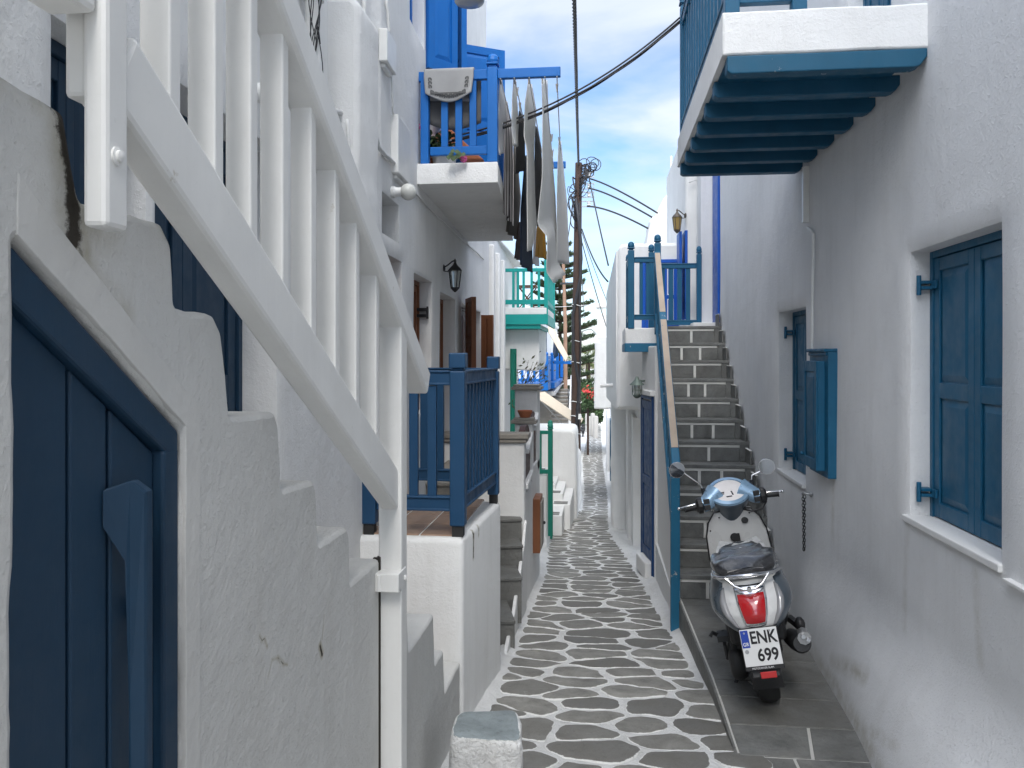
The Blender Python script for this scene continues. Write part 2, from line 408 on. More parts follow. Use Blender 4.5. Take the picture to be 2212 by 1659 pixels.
# flagstones: voronoi cells of jittered rows, shrunk, rounded and roughened
seeds=[];y=1.6
while y<96:
    g=.225 if y<9 else (.25 if y<26 else .5)
    w=XR(y)-XL(y); n=max(2,int(round(w/ (.43 if y<26 else .6))))
    ph=rnd.random()*.6
    for i in range(-1,n+1):
        x=XL(y)+(i+.5+rnd.uniform(-.30,.30)+(ph-.3)*.5)*w/n
        seeds.append((x,y+rnd.uniform(-.075,.075)+.03*math.sin(3*x+y)))
    y+=g*rnd.uniform(.8,1.2)
def clip(poly,a,b,c):
    out=[];n=len(poly)
    for i in range(n):
        p,q=poly[i],poly[(i+1)%n]; dp=a*p[0]+b*p[1]-c; dq=a*q[0]+b*q[1]-c
        if dp<=0: out.append(p)
        if (dp<0<dq) or (dq<0<dp):
            t=dp/(dp-dq); out.append((p[0]+(q[0]-p[0])*t,p[1]+(q[1]-p[1])*t))
    return out
mb=MB(); edge=[];tone=[]
AS=1.35  # metric stretch so that cells run across the lane
for si,(sx,sy) in enumerate(seeds):
    if not(XL(sy)+.02<sx<XR(sy)-.02): continue
    if sx>.62 and sy<4.1 and sx>XR(sy)-.05: continue
    poly=[(sx-.9,sy-.9),(sx+.9,sy-.9),(sx+.9,sy+.9),(sx-.9,sy+.9)]
    for sj,(tx,ty) in enumerate(seeds):
        if sj==si or abs(ty-sy)>1.3: continue
        dx,dy=(tx-sx),(ty-sy)*AS*AS
        c=dx*(sx+tx)/2+dy*(sy+ty)/2; poly=clip(poly,dx,dy,c)
        if not poly: break
    if len(poly)<3: continue
    m=.09 if sy<10 else .06
    for _ in range(1):
        # clip to lane edges
        yl,yh=sy-.5,sy+.5
        xa,xb=XL(yl)+m,XL(yh)+m; poly=clip(poly,-1,(xb-xa)/(yh-yl),-(xa-(xb-xa)/(yh-yl)*yl))
        xa,xb=XR(yl)-m,XR(yh)-m; poly=clip(poly,1,-(xb-xa)/(yh-yl),(xa-(xb-xa)/(yh-yl)*yl))
    if len(poly)<3: continue
    cx=sum(p[0] for p in poly)/len(poly); cy=sum(p[1] for p in poly)/len(poly)
    gap=rnd.uniform(.006,.019) if sy<26 else .02
    P=[]
    for p in poly:
        d=math.hypot(p[0]-cx,p[1]-cy); k=max(.3,(d-gap*1.5)/d); P.append(V((cx+(p[0]-cx)*k,cy+(p[1]-cy)*k)))
    near=sy<13
    P=roundpoly(P,.085 if rnd.random()<.6 else .045,4)
    # drop degenerate
    per=sum((P[i]-P[i-1]).length for i in range(len(P)))
    if per<.32: continue
    P=densify(P,.035 if near else .12); 
    jit=.016 if near else .008
    Q=[]
    for p in P:
        q=noise.noise_vector(V((p.x*11,p.y*11,si*.37)))*jit+noise.noise_vector(V((p.x*38,p.y*38,si)))*jit*.4
        Q.append((p.x+q.x,p.y+q.y))
    N=len(Q); tn=rnd.random()**1.6; pale=False
    h=rnd.uniform(.004,.010); tx=rnd.uniform(-.012,.012); ty=rnd.uniform(-.012,.012)
    cx=sum(p[0] for p in Q)/N; cy=sum(p[1] for p in Q)/N
    vs=[]
    for k,dz in ((1.0,-.012),(.99,h*.7),(.93,h),(.72,h+.002)):
        for p in Q:
            x=cx+(p[0]-cx)*k; yy=cy+(p[1]-cy)*k
            vs.append((x,yy,zst(x,yy)+dz+(x-cx)*tx+(yy-cy)*ty)); edge.append({1.0:1,.99:.9,.93:.42,.72:0}[k]); tone.append(tn)
    fs=[]
    for r in range(3):
        for i in range(N): fs.append((r*N+i,r*N+(i+1)%N,(r+1)*N+(i+1)%N,(r+1)*N+i))
    fs.append([3*N+i for i in range(N)])
    mb.add(vs,fs)
mb.att={'edge':edge,'tone':tone}
tag(obj('street_paving',mb,M['slate'],smooth=50),None,None,kind='structure')
# wide ground sheet reaching the horizon
mb=MB(); mb.add([(-900,-300,-9),(900,-300,-9),(900,1500,-9),(-900,1500,-9)],[(0,1,2,3)])
tag(obj('ground',mb,plain('dry_earth',(.22,.19,.14),.95,bumpy=.3,bscale=2)),None,None,kind='structure')
# ================================================================ RIGHT PAVEMENT
ZP=-.442
def rx(y): return 1.55 if y<4.5 else 1.55-.03*(y-4.5)
def PR(px,py,off=0):
    d=ray(px,py); p=PX(px,py,1.55+off)
    if p.y<=4.5: return p
    t=(1.685+off)/(d.x+.03*d.y); return CAM+d*t
kl=[PZ(1466,1288,ZP),PZ(1500,1372,ZP),PZ(1542,1475,ZP),PZ(1604,1659,ZP),PZ(1700,1930,ZP),V((1.02,1.2,ZP))]
mb=MB()
body=[V((p.x,p.y)) for p in kl]+[V((1.6,1.2)),V((1.6,7.0))]
mb.prism([V((p.x,p.y,-1.25)) for p in body],(0,0,1.25+ZP-.006))
pave=obj('pavement',mb,M['grout_pave']); tag(pave,None,None,kind='structure')
mb=MB(); ed=[];tn=[]
def slabstone(mb,P,z,th=.012,g=.009,tone=.0,nrm=None):
    cx=sum(p[0] for p in P)/len(P); cy=sum(p[1] for p in P)/len(P); Q=[]
    for p in P:
        d=math.hypot(p[0]-cx,p[1]-cy); k=(d-g*1.3)/d; Q.append((cx+(p[0]-cx)*k,cy+(p[1]-cy)*k))
    n=len(Q); vs=[(x,y,z-th) for x,y in Q]+[(x,y,z-.002) for x,y in Q]+[(cx+(x-cx)*.985,cy+(y-cy)*.985,z) for x,y in Q]
    fs=[]
    for r in range(2):
        for i in range(n): fs.append((r*n+i,r*n+(i+1)%n,(r+1)*n+(i+1)%n,(r+1)*n+i))
    fs.append([2*n+i for i in range(n)]); mb.add(vs,fs)
    ed.extend([0]*len(vs)); tn.extend([tone]*len(vs))
def kx(y):
    T=sorted([(p.y,p.x) for p in kl]); return lerpT(T,y)
rows=[1.2,1.9,2.5,3.0,3.45,3.85,4.22,4.58,4.95,5.2,5.55,5.85,6.15,6.45,6.72,6.96]
for i in range(len(rows)-1):
    y0,y1=rows[i],rows[i+1]; cuts=[0]
    nc=rnd.choice([1,2,2,3]) if y1<4.6 else rnd.choice([1,1,2])
    cuts+= sorted(rnd.uniform(.25,.75) if nc==2 else (j/nc+rnd.uniform(-.08,.08)) for j in range(1,nc))+[1]
    sk={c:rnd.uniform(-.05,.05) for c in cuts}
    for a,b in zip(cuts,cuts[1:]):
        def pt(k,y,sl=0): x0=kx(y)+.004; x1=1.56; return (x0+(x1-x0)*k+(sl if 0<k<1 else 0),y)
        slabstone(mb,[pt(a,y0,sk[a]),pt(b,y0,sk[b]),pt(b,y1,-sk[b]),pt(a,y1,-sk[a])],ZP,tone=rnd.random()*.5)
mb.att={'edge':ed,'tone':tn}
tag(obj('pavement_slabs',mb,M['slate_step']),None,None,kind='structure')
# kerb face: dark slate tiles standing on edge
mb=MB(); 
T=sorted([(p.y,p.x) for p in kl]); y=2.9
while y<6.9:
    y2=min(6.93,y+rnd.uniform(.2,.3)); x0,x1=lerpT(T,y),lerpT(T,y2)
    mb.prism([(x0-.012,y+.004,zs(y)-.15),(x1-.012,y2-.004,zs(y2)-.15),(x1-.012,y2-.004,ZP-.003),(x0-.012,y+.004,ZP-.003)],(.014,0,0)); y=y2
mb.att={'edge':[0]*len(mb.v),'tone':[.2]*len(mb.v)}
tag(obj('kerb',mb,M['slate_step']),None,None,kind='structure')
# ================================================================ WALL GRID
def wallgrid(mb,base,n,s0,s1,z0,z1,holes,step=.25,disp=None,rnd_e=.012,e=.022,z_top=None):
    """base(s)->(x,y); n(s)->outward unit; holes (s0,s1,z0,z1,depth)"""
    def bps(a,b,keys):
        out=set(); k=max(1,int((b-a)/step))
        for i in range(k+1): out.add(round(a+(b-a)*i/k,4))
        for q in keys:
            for d in (-e,0,e):
                pass
        ks=set(round(q,4) for q in keys)
        out=set(x for x in out if all(abs(x-q)>e*1.8 for q in ks))|ks
        return out
    S=bps(s0,s1,[h[0] for h in holes]+[h[1] for h in holes]); Z=bps(z0,z1,[h[2] for h in holes]+[h[3] for h in holes])
    for h in holes:
        S|={round(h[0]-e,4),round(h[1]+e,4)}; Z|={round(h[2]-e,4),round(h[3]+e,4)}
    S=sorted(x for x in S if s0-1e-6<=x<=s1+1e-6); Z=sorted(x for x in Z if z0-1e-6<=x<=z1+1e-6)
    def ins(s,z): return any(h[0]+1e-4<s<h[1]-1e-4 and h[2]+1e-4<z<h[3]-1e-4 for h in holes)
    def onb(s,z): return any((abs(s-h[0])<1e-3 or abs(s-h[1])<1e-3) and h[2]-1e-3<=z<=h[3]+1e-3 or (abs(z-h[2])<1e-3 or abs(z-h[3])<1e-3) and h[0]-1e-3<=s<=h[1]+1e-3 for h in holes)
    idx={};vs=[]
    def P(s,z,back=0):
        b=base(s); nn=n(s); d=(disp(s,z) if disp else 0)-(rnd_e if onb(s,z) else 0)-back
        w=noise.noise(V((s*.9,z*.9,2.2)))*.012
        return V((b[0]+nn[0]*(d+w),b[1]+nn[1]*(d+w),z))
    def vid(s,z):
        if (s,z) not in idx: idx[(s,z)]=len(vs); vs.append(P(s,z))
        return idx[(s,z)]
    fs=[]
    for s,t_ in zip(S,S[1:]):
        for z,w in zip(Z,Z[1:]):
            if ins((s+t_)/2,(z+w)/2): continue
            if z_top and z>=z_top((s+t_)/2)-1e-4: continue
            fs.append((vid(s,z),vid(t_,z),vid(t_,w),vid(s,w)))
    for h in holes:
        ss=[x for x in S if h[0]-1e-3<=x<=h[1]+1e-3]; zz_=[x for x in Z if h[2]-1e-3<=x<=h[3]+1e-3]
        ring=[(x,h[2]) for x in ss]+[(h[1],z) for z in zz_[1:]]+[(x,h[3]) for x in ss[::-1][1:]]+[(h[0],z) for z in zz_[::-1][1:-1]]
        ring=[(round(a,4),round(b,4)) for a,b in ring]; N=len(ring)
        fr=[vid(*r) for r in ring]; bk=[]
        for r in ring: bk.append(len(vs)); vs.append(P(r[0],r[1],h[4]))
        for i in range(N): fs.append((fr[i],fr[(i+1)%N],bk[(i+1)%N],bk[i]))
    # orient
    q=vs[fs[0][1]]-vs[fs[0][0]]; r=vs[fs[0][3]]-vs[fs[0][0]]; nn=n(s0)
    if q.cross(r).dot(V((nn[0],nn[1],0)))<0: fs=[f[::-1] for f in fs]
    mb.add(vs,fs); return mb
def leaf(mb,o,u,n,w,h,th=.035,panels=((.06,.46),(.52,.95)),st=.07,rail=.05):
    """panelled door or shutter leaf; o lower corner on the front plane, u along width, n outward"""
    o=V(o);u=V(u).normalized();n=V(n).normalized();z=V((0,0,1)); c=o+u*w/2+z*h/2
    mb.obox(c-n*(th*.5+.012),u*w/2,z*h/2,n*th*.5)
    for a in (st/2,w-st/2): mb.obox(o+u*a+z*h/2-n*.006,u*st/2,z*h/2,n*.0065)
    edges=sorted([0]+[x*h for p in panels for x in p]+[h])
    for a,b in zip(edges[::2],edges[1::2]):
        if b-a>.01: mb.obox(o+u*w/2+z*(a+b)/2-n*.0065,u*(w/2-st),z*(b-a)/2,n*.0065)
    for a,b in panels:
        a*=h;b*=h; pw=w-2*st
        if pw<.03: continue
        iu=min(.03,pw*.2); q=[(st+.008,a+.008),(w-st-.008,a+.008),(w-st-.008,b-.008),(st+.008,b-.008)]
        q2=[(st+.008+iu,a+.008+iu),(w-st-.008-iu,a+.008+iu),(w-st-.008-iu,b-.008-iu),(st+.008+iu,b-.008-iu)]
        A=[o+u*x+z*y_-n*.0115 for x,y_ in q]; B=[o+u*x+z*y_-n*.003 for x,y_ in q2]
        mb.add(A+B,[(0,1,5,4),(1,2,6,5),(2,3,7,6),(3,0,4,7),(4,5,6,7)])
    return mb
UP=V((0,0,1))
def stain_mat(name,segs,org,**k):
    m=plaster(name,**k); t=m.node_tree; b=[n for n in t.nodes if n.type=='BSDF_PRINCIPLED'][0]; tc=[n for n in t.nodes if n.type=='TEX_COORD'][0]
    src=b.inputs['Base Color'].links[0].from_socket; tot=None
    def vm(op,a,bb):
        n=t.nodes.new('ShaderNodeVectorMath'); n.operation=op
        for i,x in enumerate((a,bb)):
            if isinstance(x,(Vector,tuple,list)): n.inputs[i].default_value=tuple(x)
            elif x is not None: t.links.new(x,n.inputs[i])
        return n
    for (a,bb,w,s) in segs:
        a=V(a)-V(org); bb=V(bb)-V(org); ab=bb-a
        pa=vm('SUBTRACT',tc.outputs['Object'],a).outputs[0]
        h=mth(t,'MULTIPLY',vm('DOT_PRODUCT',pa,ab).outputs['Value'],1/ab.dot(ab),True)
        sn=vm('SCALE',ab,None); t.links.new(h,sn.inputs['Scale'])
        d=vm('LENGTH',vm('SUBTRACT',pa,sn.outputs[0]).outputs[0],None).outputs['Value']
        f=mth(t,'MULTIPLY',mth(t,'SUBTRACT',1.0,mth(t,'DIVIDE',d,w)),s)
        tot=f if tot is None else mth(t,'MAXIMUM',tot,f)
    tot=mth(t,'MAXIMUM',tot,0.0); n2=nz(t,tc,24,8,.78,.3); n3=nz(t,tc,9,6,.7)
    blk=ramp(t,mth(t,'ADD',mth(t,'MULTIPLY',tot,.62),mth(t,'MULTIPLY',n2,.75)),[(.74,0),(.86,.95)])
    blk=mth(t,'MULTIPLY',blk,ramp(t,tot,[(.02,0),(.15,1)]))
    brn=mth(t,'MULTIPLY',ramp(t,tot,[(.0,0),(.5,.75)]),ramp(t,n3,[(.35,.1),(.6,1)]))
    c=mixc(t,brn,src,(.36,.33,.25)); c=mixc(t,blk,c,(.030,.024,.018)); t.links.new(c,b.inputs['Base Color']); return m
# ================================================================ RIGHT HOUSE
hr=thing('house','tall white house on the right with petrol blue shutters and a joisted balcony','house',(1.8,4,ZP))
w1y0,w1y1=PX(2145,1215,1.55).y-.05,PX(1960,1115,1.55).y; w1z0,w1z1=.785,2.13
a_=PR(1680,1013); b_=PR(1737,1045); w2y0,w2y1=b_.y-.02,a_.y; w2z0,w2z1=.65,1.97
up0,up1=4.55,5.25
def plinth(s,z):
    A=lerpT([(0,.42),(3,.36),(4.2,.225),(5.2,.13),(6.0,.06),(6.6,.0)],s)
    q=min(1,max(0,(.14-z)/.58)); k=min(1,q*q*6) if q<.2 else .24+.76*((q-.2)/.8)**.72
    return A*k+.03*max(0,min(1,(s-8)/2))*0
mb=MB(); HD=.12
wallgrid(mb,lambda s:(rx(s),s),lambda s:(-1,0),-9.0,9.75,-1.3,9.8,[(w1y0,w1y1,w1z0,w1z1,HD),(w2y0,w2y1,w2z0,w2z1,HD),(up0,up1,3.33,5.2,.12)],step=.16,disp=plinth,z_top=lambda s:9.8 if s<2.2 else 7.4)  # unseen stretch behind the camera, lengthened to cut sky light
mb.box((1.56,-9,7.46),(6,2.2,9.8))  # unseen raised part, added to darken the near left side
mb.box((1.86,-9.0,-1.3),(6,9.60,7.25))
mb.box((1.56,-9.0,7.25),(6.02,9.7,7.45)); mb.box((1.41,9.70,-1.3),(1.9,9.76,7.24)); 
RS=[(V((1.35,3.6,-.40)),V((1.50,6.0,-.42)),.10,.55),(V((1.42,4.6,-.15)),V((1.46,5.2,-.30)),.07,.4),(V((1.33,3.9,-.2)),V((1.36,4.3,-.32)),.05,.5),(V((1.56,3.55,.70)),V((1.56,3.5,.35)),.05,.28),(V((1.57,4.3,.74)),V((1.56,4.35,.2)),.05,.25),(V((1.52,5.5,.8)),V((1.50,5.52,.35)),.05,.25),(V((1.56,3.1,.74)),V((1.55,3.1,.4)),.03,.4)]
obj('wall',mb,stain_mat('whitewash_right',RS,(1.8,4,ZP),col=(.80,.80,.80),fine=.6,med=.4,medscale=6,streak=.14,var=.13),hr,smooth=50)
def window(parent,y0,y1,z0,z1,mat,dep,ndiv=2,name='window',sill=True):
    xw=rx((y0+y1)/2); xf=xw+dep
    mb=MB(); fw=.035
    mb.box((xf-.012,y0,z0+.002),(xf+.05,y0+fw,z1)); mb.box((xf-.012,y1-fw,z0+.002),(xf+.05,y1,z1)); mb.box((xf-.0118,y0+fw,z1-fw),(xf+.05,y1-fw,z1))
    w=obj(name,mb,mat,parent,bevel=.003)
    lw=(y1-y0-2*fw-.006)/ndiv
    for i in range(ndiv):
        mb=MB(); leaf(mb,(xf-.004,y0+fw+.002+i*(lw+.003),z0+.012),(0,1,0),(-1,0,0),lw,z1-z0-fw-.016,st=.06)
        obj('shutter',mb,mat,w,bevel=.004)
    for zc in (z0+.13,z1-.17):
        mb=MB(); yb=y1
        mb.box((xf-.07,yb-.055,zc-.022),(xf-.02,yb-.002,zc-.006)); mb.box((xf-.07,yb-.055,zc+.006),(xf-.02,yb-.002,zc+.022)); mb.tube([(xf-.075,yb-.03,zc-.05),(xf-.075,yb-.03,zc+.05)],.012,8)
        mb.box((xf-.022,yb-.10,zc-.02),(xf-.012,yb-.03,zc+.02))
        obj('hinge',mb,mat,w,bevel=.002)
    if sill:
        mb=MB(); mb.box((xw-.018,y0-.03,z0-.028),(xf+.02,y1+.03,z0+.006)); obj('sill',mb,M['wall_smooth'],w,bevel=.006)
    return w
window(hr,w1y0,w1y1,w1z0,w1z1,M['petrol'],HD)['label']='near window with closed petrol blue panelled shutters'
window(hr,w2y0,w2y1,w2z0,w2z1,M['petrol'],HD)['label']='farther window, half hidden behind the blue meter cabinet'
window(hr,up0,up1,3.33,5.2,M['petrol'],.10,2,'balcony_door',False)
# small ledge
mb=MB(); mb.box((1.52,3.1,.74),(1.556,3.26,.755)); obj('ledge',mb,M['wall_smooth'],hr,bevel=.003)
# conduit on wall
pts=[PR(1741,375,-.02),PR(1741,480,-.02),PR(1745,492,-.02),PR(1752,497,-.02),PR(1757,505,-.02),PR(1757,530,-.02),PR(1755,640,-.02),PR(1754,762,-.02)]
mb=MB(); mb.tube(pts[2:],.011,8); mb.beam(pts[0]+V((0,0,.05)),pts[1],.04,.05,up=(1,0,0)); obj('conduit',mb,M['pvc'],hr,smooth=40)
# balcony of right house
by0=4.03; bxo=.587
mb=MB(); soft(mb,[(bxo,3.075),(1.60,3.075),(1.60,3.29),(bxo,3.29)],(0,by0,0),(1,0,0),(0,0,1),2.35,bev=.012,jit=.004)
bal=obj('balcony',mb,M['wall'],hr,smooth=50)
for k in range(7):
    y=by0+.365*k+(.004 if k else .0); xe=1.545-.03*max(0,y-4.5) if k==0 else rx(y)+.01
    x0=bxo+.012+(.0 if k else .012)
    prof=[(x0,3.073),(xe,3.073),(xe,3.035),(xe-.03,2.995),(xe-.055,2.985),(x0+.02,2.985),(x0,3.0)]
    mb=MB(); mb.prism([V((a,y,b)) for a,b in prof],(0,.085,0))
    obj('joist',mb,M['petrol_peel'] if k==0 else M['petrol_shaded'],bal,bevel=.006)
mb=MB(); mb.box((bxo+.03,by0+.03,3.062),(1.5,by0+2.33,3.0745)); obj('soffit',mb,M['petrol_shaded'],bal)
def finial(mb,c,w,z):
    mb.box((c[0]-w*.36,c[1]-w*.36,z),(c[0]+w*.36,c[1]+w*.36,z+.02)); mb.box((c[0]-w*.56,c[1]-w*.56,z+.02),(c[0]+w*.56,c[1]+w*.56,z+.035))
    mb.lathe([(w*.5,z+.035),(w*.56,z+.055),(w*.5,z+.08),(w*.3,z+.1),(0.004,z+.106)],(c[0],c[1],0),10)
RY0,RY1=by0+.04,by0+2.29; rxx=bxo+.05
for (x,y) in ((rxx,RY0),(rxx,RY1),(rxx+.32,RY0)):
    mb=MB(); mb.box((x-.035,y-.035,3.285),(x+.035,y+.035,4.3)); finial(mb,(x,y),.075,4.3); obj('post',mb,M['petrol'],bal,bevel=.004)
for z,h in ((3.36,.05),(4.18,.06)):
    mb=MB(); mb.beam((rxx,RY0+.036,z),(rxx,RY1-.036,z),.05,h); mb.beam((rxx,RY0+.036,z+h/2+.008),(rxx,RY1-.036,z+h/2+.008),.065,.016); obj('rail',mb,M['petrol'],bal,bevel=.004)
    mb=MB(); mb.beam((rxx+.036,RY0,z),(rxx+.284,RY0,z),.05,h); obj('rail',mb,M['petrol'],bal,bevel=.004)
for k in range(15):
    y=RY0+.10+k*(RY1-RY0-.2)/14; mb=MB(); mb.box((rxx-.012,y-.02,3.386),(rxx+.012,y+.02,4.149)); obj('baluster',mb,M['petrol'],bal,bevel=.003)
# meter cabinet
p=PR(1808,757); q=PR(1808,1030); yc0=p.y; yc1=yc0+.47; xw=rx(yc0+.2)
ztop,zbot=1.63,.80
mc=thing('meter_cabinet','petrol blue wooden meter cabinet with a raised panel door on the white wall','cabinet',(xw,yc0+.2,zbot))
mb=MB(); mb.box((xw-.05,yc0,zbot),(xw+.03,yc1,ztop)); mb.box((xw-.075,yc0-.0,ztop),(xw+.03,yc1,ztop+.022)); mb.box((xw-.062,yc0+.008,ztop-.025),(xw-.05,yc1-.008,ztop)); obj('frame',mb,M['petrol'],mc,bevel=.006)
mb=MB(); leaf(mb,(xw-.105,yc0+.075,zbot+.04),(0,1,0),(-1,0,0),yc1-yc0-.11,ztop-zbot-.10,th=.045,panels=((.10,.90),),st=.055); obj('door',mb,M['petrol'],mc,bevel=.006)
mb=MB(); mb.ball((xw-.115,yc1-.055,zbot+.12),.014,8,6); obj('knob',mb,M['petrol'],mc,smooth=180)
# hook and chain
hk=PR(1741,1068,-.05); 
mb=MB(); mb.tube([hk+V((.06,0,.0)),hk+V((.0,0,.005)),hk+V((-.012,.01,.012)),hk+V((-.018,.02,.0)),hk+V((-.012,.03,-.01))],.009,8); mb.ball(hk+V((.035,0,0)),(.012,.02,.02),8,6)
tag(obj('wall_hook',mb,M['steel'],smooth=60),'small metal hook in the white wall beneath the blue meter cabinet','hook')
mb=MB(); c0=hk+V((-.012,.0,-.006)); L=.40; N=36
path=[]
for i in range(N+1):
    k=i/N; a=min(1,k*2) if k<=.5 else min(1,(1-k)*2)
    path.append(c0+V((0,(-.011 if k<.5 else .035-.011*0)+(.011*(a) if k<.5 else -.024*a),-L*a)))
for i in range(N):
    p,q=path[i],path[i+1]; d=(q-p); 
    if d.length<.004: continue
    d.normalize(); c=(p+q)/2; s=V((0,1,0)) if i%2 else V((1,0,0)); s=(s-d*s.dot(d)).normalized()
    ring=[c+d*math.cos(a*math.pi/5)*.0155+s*math.sin(a*math.pi/5)*.0085 for a in range(10)]
    mb.tube(ring,.0028,5,closed=True)
tag(obj('chain',mb,M['black'],smooth=180),'doubled black iron chain hanging from the hook on the right wall','chain')
# ================================================================ RIGHT STAIRS
NS=12; SR=.2; SG=.249; SY0=6.90
def sx0(y): return .655+(y-6.9)*.026
st=thing('staircase','steep grey slate staircase with pale grout lines climbing beside the right wall','staircase',(1.05,SY0,ZP))
wallA=[V((.625,6.93)),V((.60,9.25)),V((.49,9.95))]
mb=MB()
# stair side wall (stepped) 
prof=[(6.93,-1.3),(9.9,-1.3),(9.9,ZP+NS*SR-.055),(SY0+SG*(NS-1)+.02,ZP+NS*SR-.055)]
for k in range(NS-1,-1,-1):
    y=SY0+SG*k+.018; prof.append((y,ZP+SR*(k+1)-.05)); prof.append((y,ZP+SR*k-.05))
mb.prism([V((.632,a,b)) for a,b in prof],(.06,0,0)); 
obj('wall',mb,M['wall_smooth'],st)
for k in range(NS):
    y=SY0+SG*k; z0=ZP+SR*k; z1=z0+SR; x0=sx0(y); x1=rx(y)+.01
    mb=MB()
    mb.mi=0; mb.box((x0+.001,y+.012,z0-.03),(x1,y+SG+.04,z1-.034))          # core in grout
    # tread
    mb.mi=3; mb.box((x0-.012,y-.014,z1-.034),(x1,y+SG+.012,z1))
    # riser stones
    n=2 if k%2 else 3; cuts=[0]+[(j+rnd.uniform(-.12,.12))/n for j in range(1,n)]+[1]
    for a,b in zip(cuts,cuts[1:]):
        xa=x0+.004+(x1-x0-.1)*a+(.0145 if a>0 else 0); xb=x0+.004+(x1-x0-.1)*b-(.0145 if b<1 else 0)
        mb.mi=1; mb.box((xa,y,z0+.001),(xb,y+.0125,z1-.0615))
    mb.mi=2; mb.box((x0+.01,y-.004,z1-.06),(x1-.1,y+.0125,z1-.0345))
    for c in cuts[1:-1]:
        xc=x0+.004+(x1-x0-.1)*c; mb.box((xc-.014,y-.003,z0+.004),(xc+.014,y+.0125,z1-.0605))
    # stepped skirting on the house wall
    mb.mi=1; mb.box((x1-.095,y-.006,z0+.001),(x1-.0,y+.0128,z1-.0345)); mb.box((x1-.05,y-.012,z1+.001),(x1-.034,y+SG-.014,z1+.135)); mb.mi=2; mb.box((x1-.055,y-.012,z1+.136),(x1-.03,y+SG-.014,z1+.142))
    mb.att={'edge':[0]*len(mb.v),'tone':[rnd.random()*.45]*len(mb.v)}
    obj('step',mb,[M['grout'],M['slate_riser'],M['grout'],M['slate_step']],st,bevel=.003,seg=1)
YT=SY0+SG*(NS-1); ZL=ZP+NS*SR
# landing slab
lx=.275
mb=MB(); soft(mb,[(lx,ZL-.22),(sx0(YT)-.003,ZL-.22),(sx0(YT)-.003,ZL-.02),(lx,ZL-.02)],(0,YT-.03,0),(1,0,0),(0,0,1),1.3,bev=.012,jit=.005)
mb.box((sx0(YT)-.003,YT+.3,ZL-.22),(1.45,11.4,ZL-.004)); mb.box((.35,10.3,ZL-.2),(.8,11.4,ZL-.006))
ld=obj('landing',mb,M['wall'],st,smooth=50)
mb=MB(); mb.box((lx-.006,YT-.04,ZL-.305),(.66,YT+.05,ZL-.2)); mb.box((lx-.006,YT+.05,ZL-.30),(lx+.05,YT+1.2,ZL-.2)); mb.box((lx+.05,YT+.051,ZL-.24),(.66,YT+1.2,ZL-.2205)); obj('landing_beam',mb,M['petrol_worn'],st,bevel=.006)
# stair and landing railing
rl=thing('stair_railing','peeling petrol blue wooden railing sloping up the slate staircase and round its landing','railing',(.64,6.95,ZP))
pb=PZ(1451,1345,-.80)
P0=V((.628,6.90,0)); P1=V((.655,YT+.02,0))
zlow=.64; zt=ZL+.82
def post(name,x,y,z0,z1,w,mat,par,fin=True):
    mb=MB(); mb.box((x-w/2,y-w/2,z0),(x+w/2,y+w/2,z1))
    if fin: finial(mb,(x,y),w,z1)
    return obj(name,mb,mat,par,bevel=.005)
post('post',.612,6.86,zs(6.86)-.02,zlow+.0,.075,M['petrol_worn'],rl,False)
post('post',.655,YT+.0,ZL-.10,ZL+.98,.075,M['petrol'],rl); post('post',.345,YT+.0,ZL-.03,ZL+.90,.075,M['petrol'],rl)
post('post',.345,YT+.85,ZL-.03,ZL+.86,.07,M['petrol'],rl); post('post',.62,YT+.62,ZL-.03,ZL+.95,.07,M['petrol'],rl); 
xr_=PY(1510,640,YT+.62).x; post('post',xr_,YT+.62,ZL-.0,ZL+.92,.06,M['petrol'],rl)
# handrail of the stair (bare wood showing on its worn top)
hrail=[V((.620,6.86,zlow+.02)),V((.650,YT-.0,ZL+.86))]
mb=MB(); mb.beam(hrail[0],hrail[1],.075,.075); 
mb2=[]
obj('handrail',mb,M['petrol_worn'],rl,bevel=.01)
d=(hrail[1]-hrail[0]); mb=MB(); upv=V((0,-d.z,d.y)).normalized()
mb.beam(hrail[0]+d*.06+upv*.039,hrail[0]+d*.60+upv*.039,.06,.004); mb.beam(hrail[0]+d*.64+upv*.039,hrail[0]+d*.985+upv*.039,.06,.004)
obj('handrail_top',mb,paint('bare_wood',(.42,.34,.27),.8,wear=.22,under=(.014,.135,.26)),rl)
lowr=[hrail[0]+V((0,.06,-.62)),hrail[1]+V((0,-.0,-.72))]
mb=MB(); mb.beam(lowr[0],lowr[1],.06,.06); obj('rail',mb,M['petrol_worn'],rl,bevel=.005)
for k in range(13):
    f=(k+1)/14; a=lowr[0].lerp(lowr[1],f); b=hrail[0].lerp(hrail[1],f); b=V((a.x,a.y,b.z+ (a.y-b.y)*d.z/d.y)); mb=MB(); mb.box((a.x-.0125,a.y-.02,a.z+.02),(a.x+.0125,a.y+.02,b.z-.03)); obj('baluster',mb,M['petrol_worn'],rl,bevel=.003)
def hrun(par,a,b,zlist,mat,w=.05,h=.05,nb=0,bz=None,bw=.04,cap=True,bname='baluster',th=.024):
    a=V((*a,0));b=V((*b,0)); d=(b-a).normalized(); L=(b-a).length
    for z in zlist:
        mb=MB(); mb.beam(a+UP*z,b+UP*z,w,h)
        if cap: mb.beam(a+UP*(z+h/2+.007),b+UP*(z+h/2+.007),w*1.3,.014)
        obj('rail',mb,mat,par,bevel=.004)
    for k in range(nb):
        c=a+d*(L*(k+1)/(nb+1)); mb=MB(); s=V((-d.y,d.x,0))
        mb.obox(c+UP*(bz[0]+bz[1])/2,d*bw/2,s*th/2,UP*(bz[1]-bz[0])/2); obj(bname,mb,mat,par,bevel=.003)
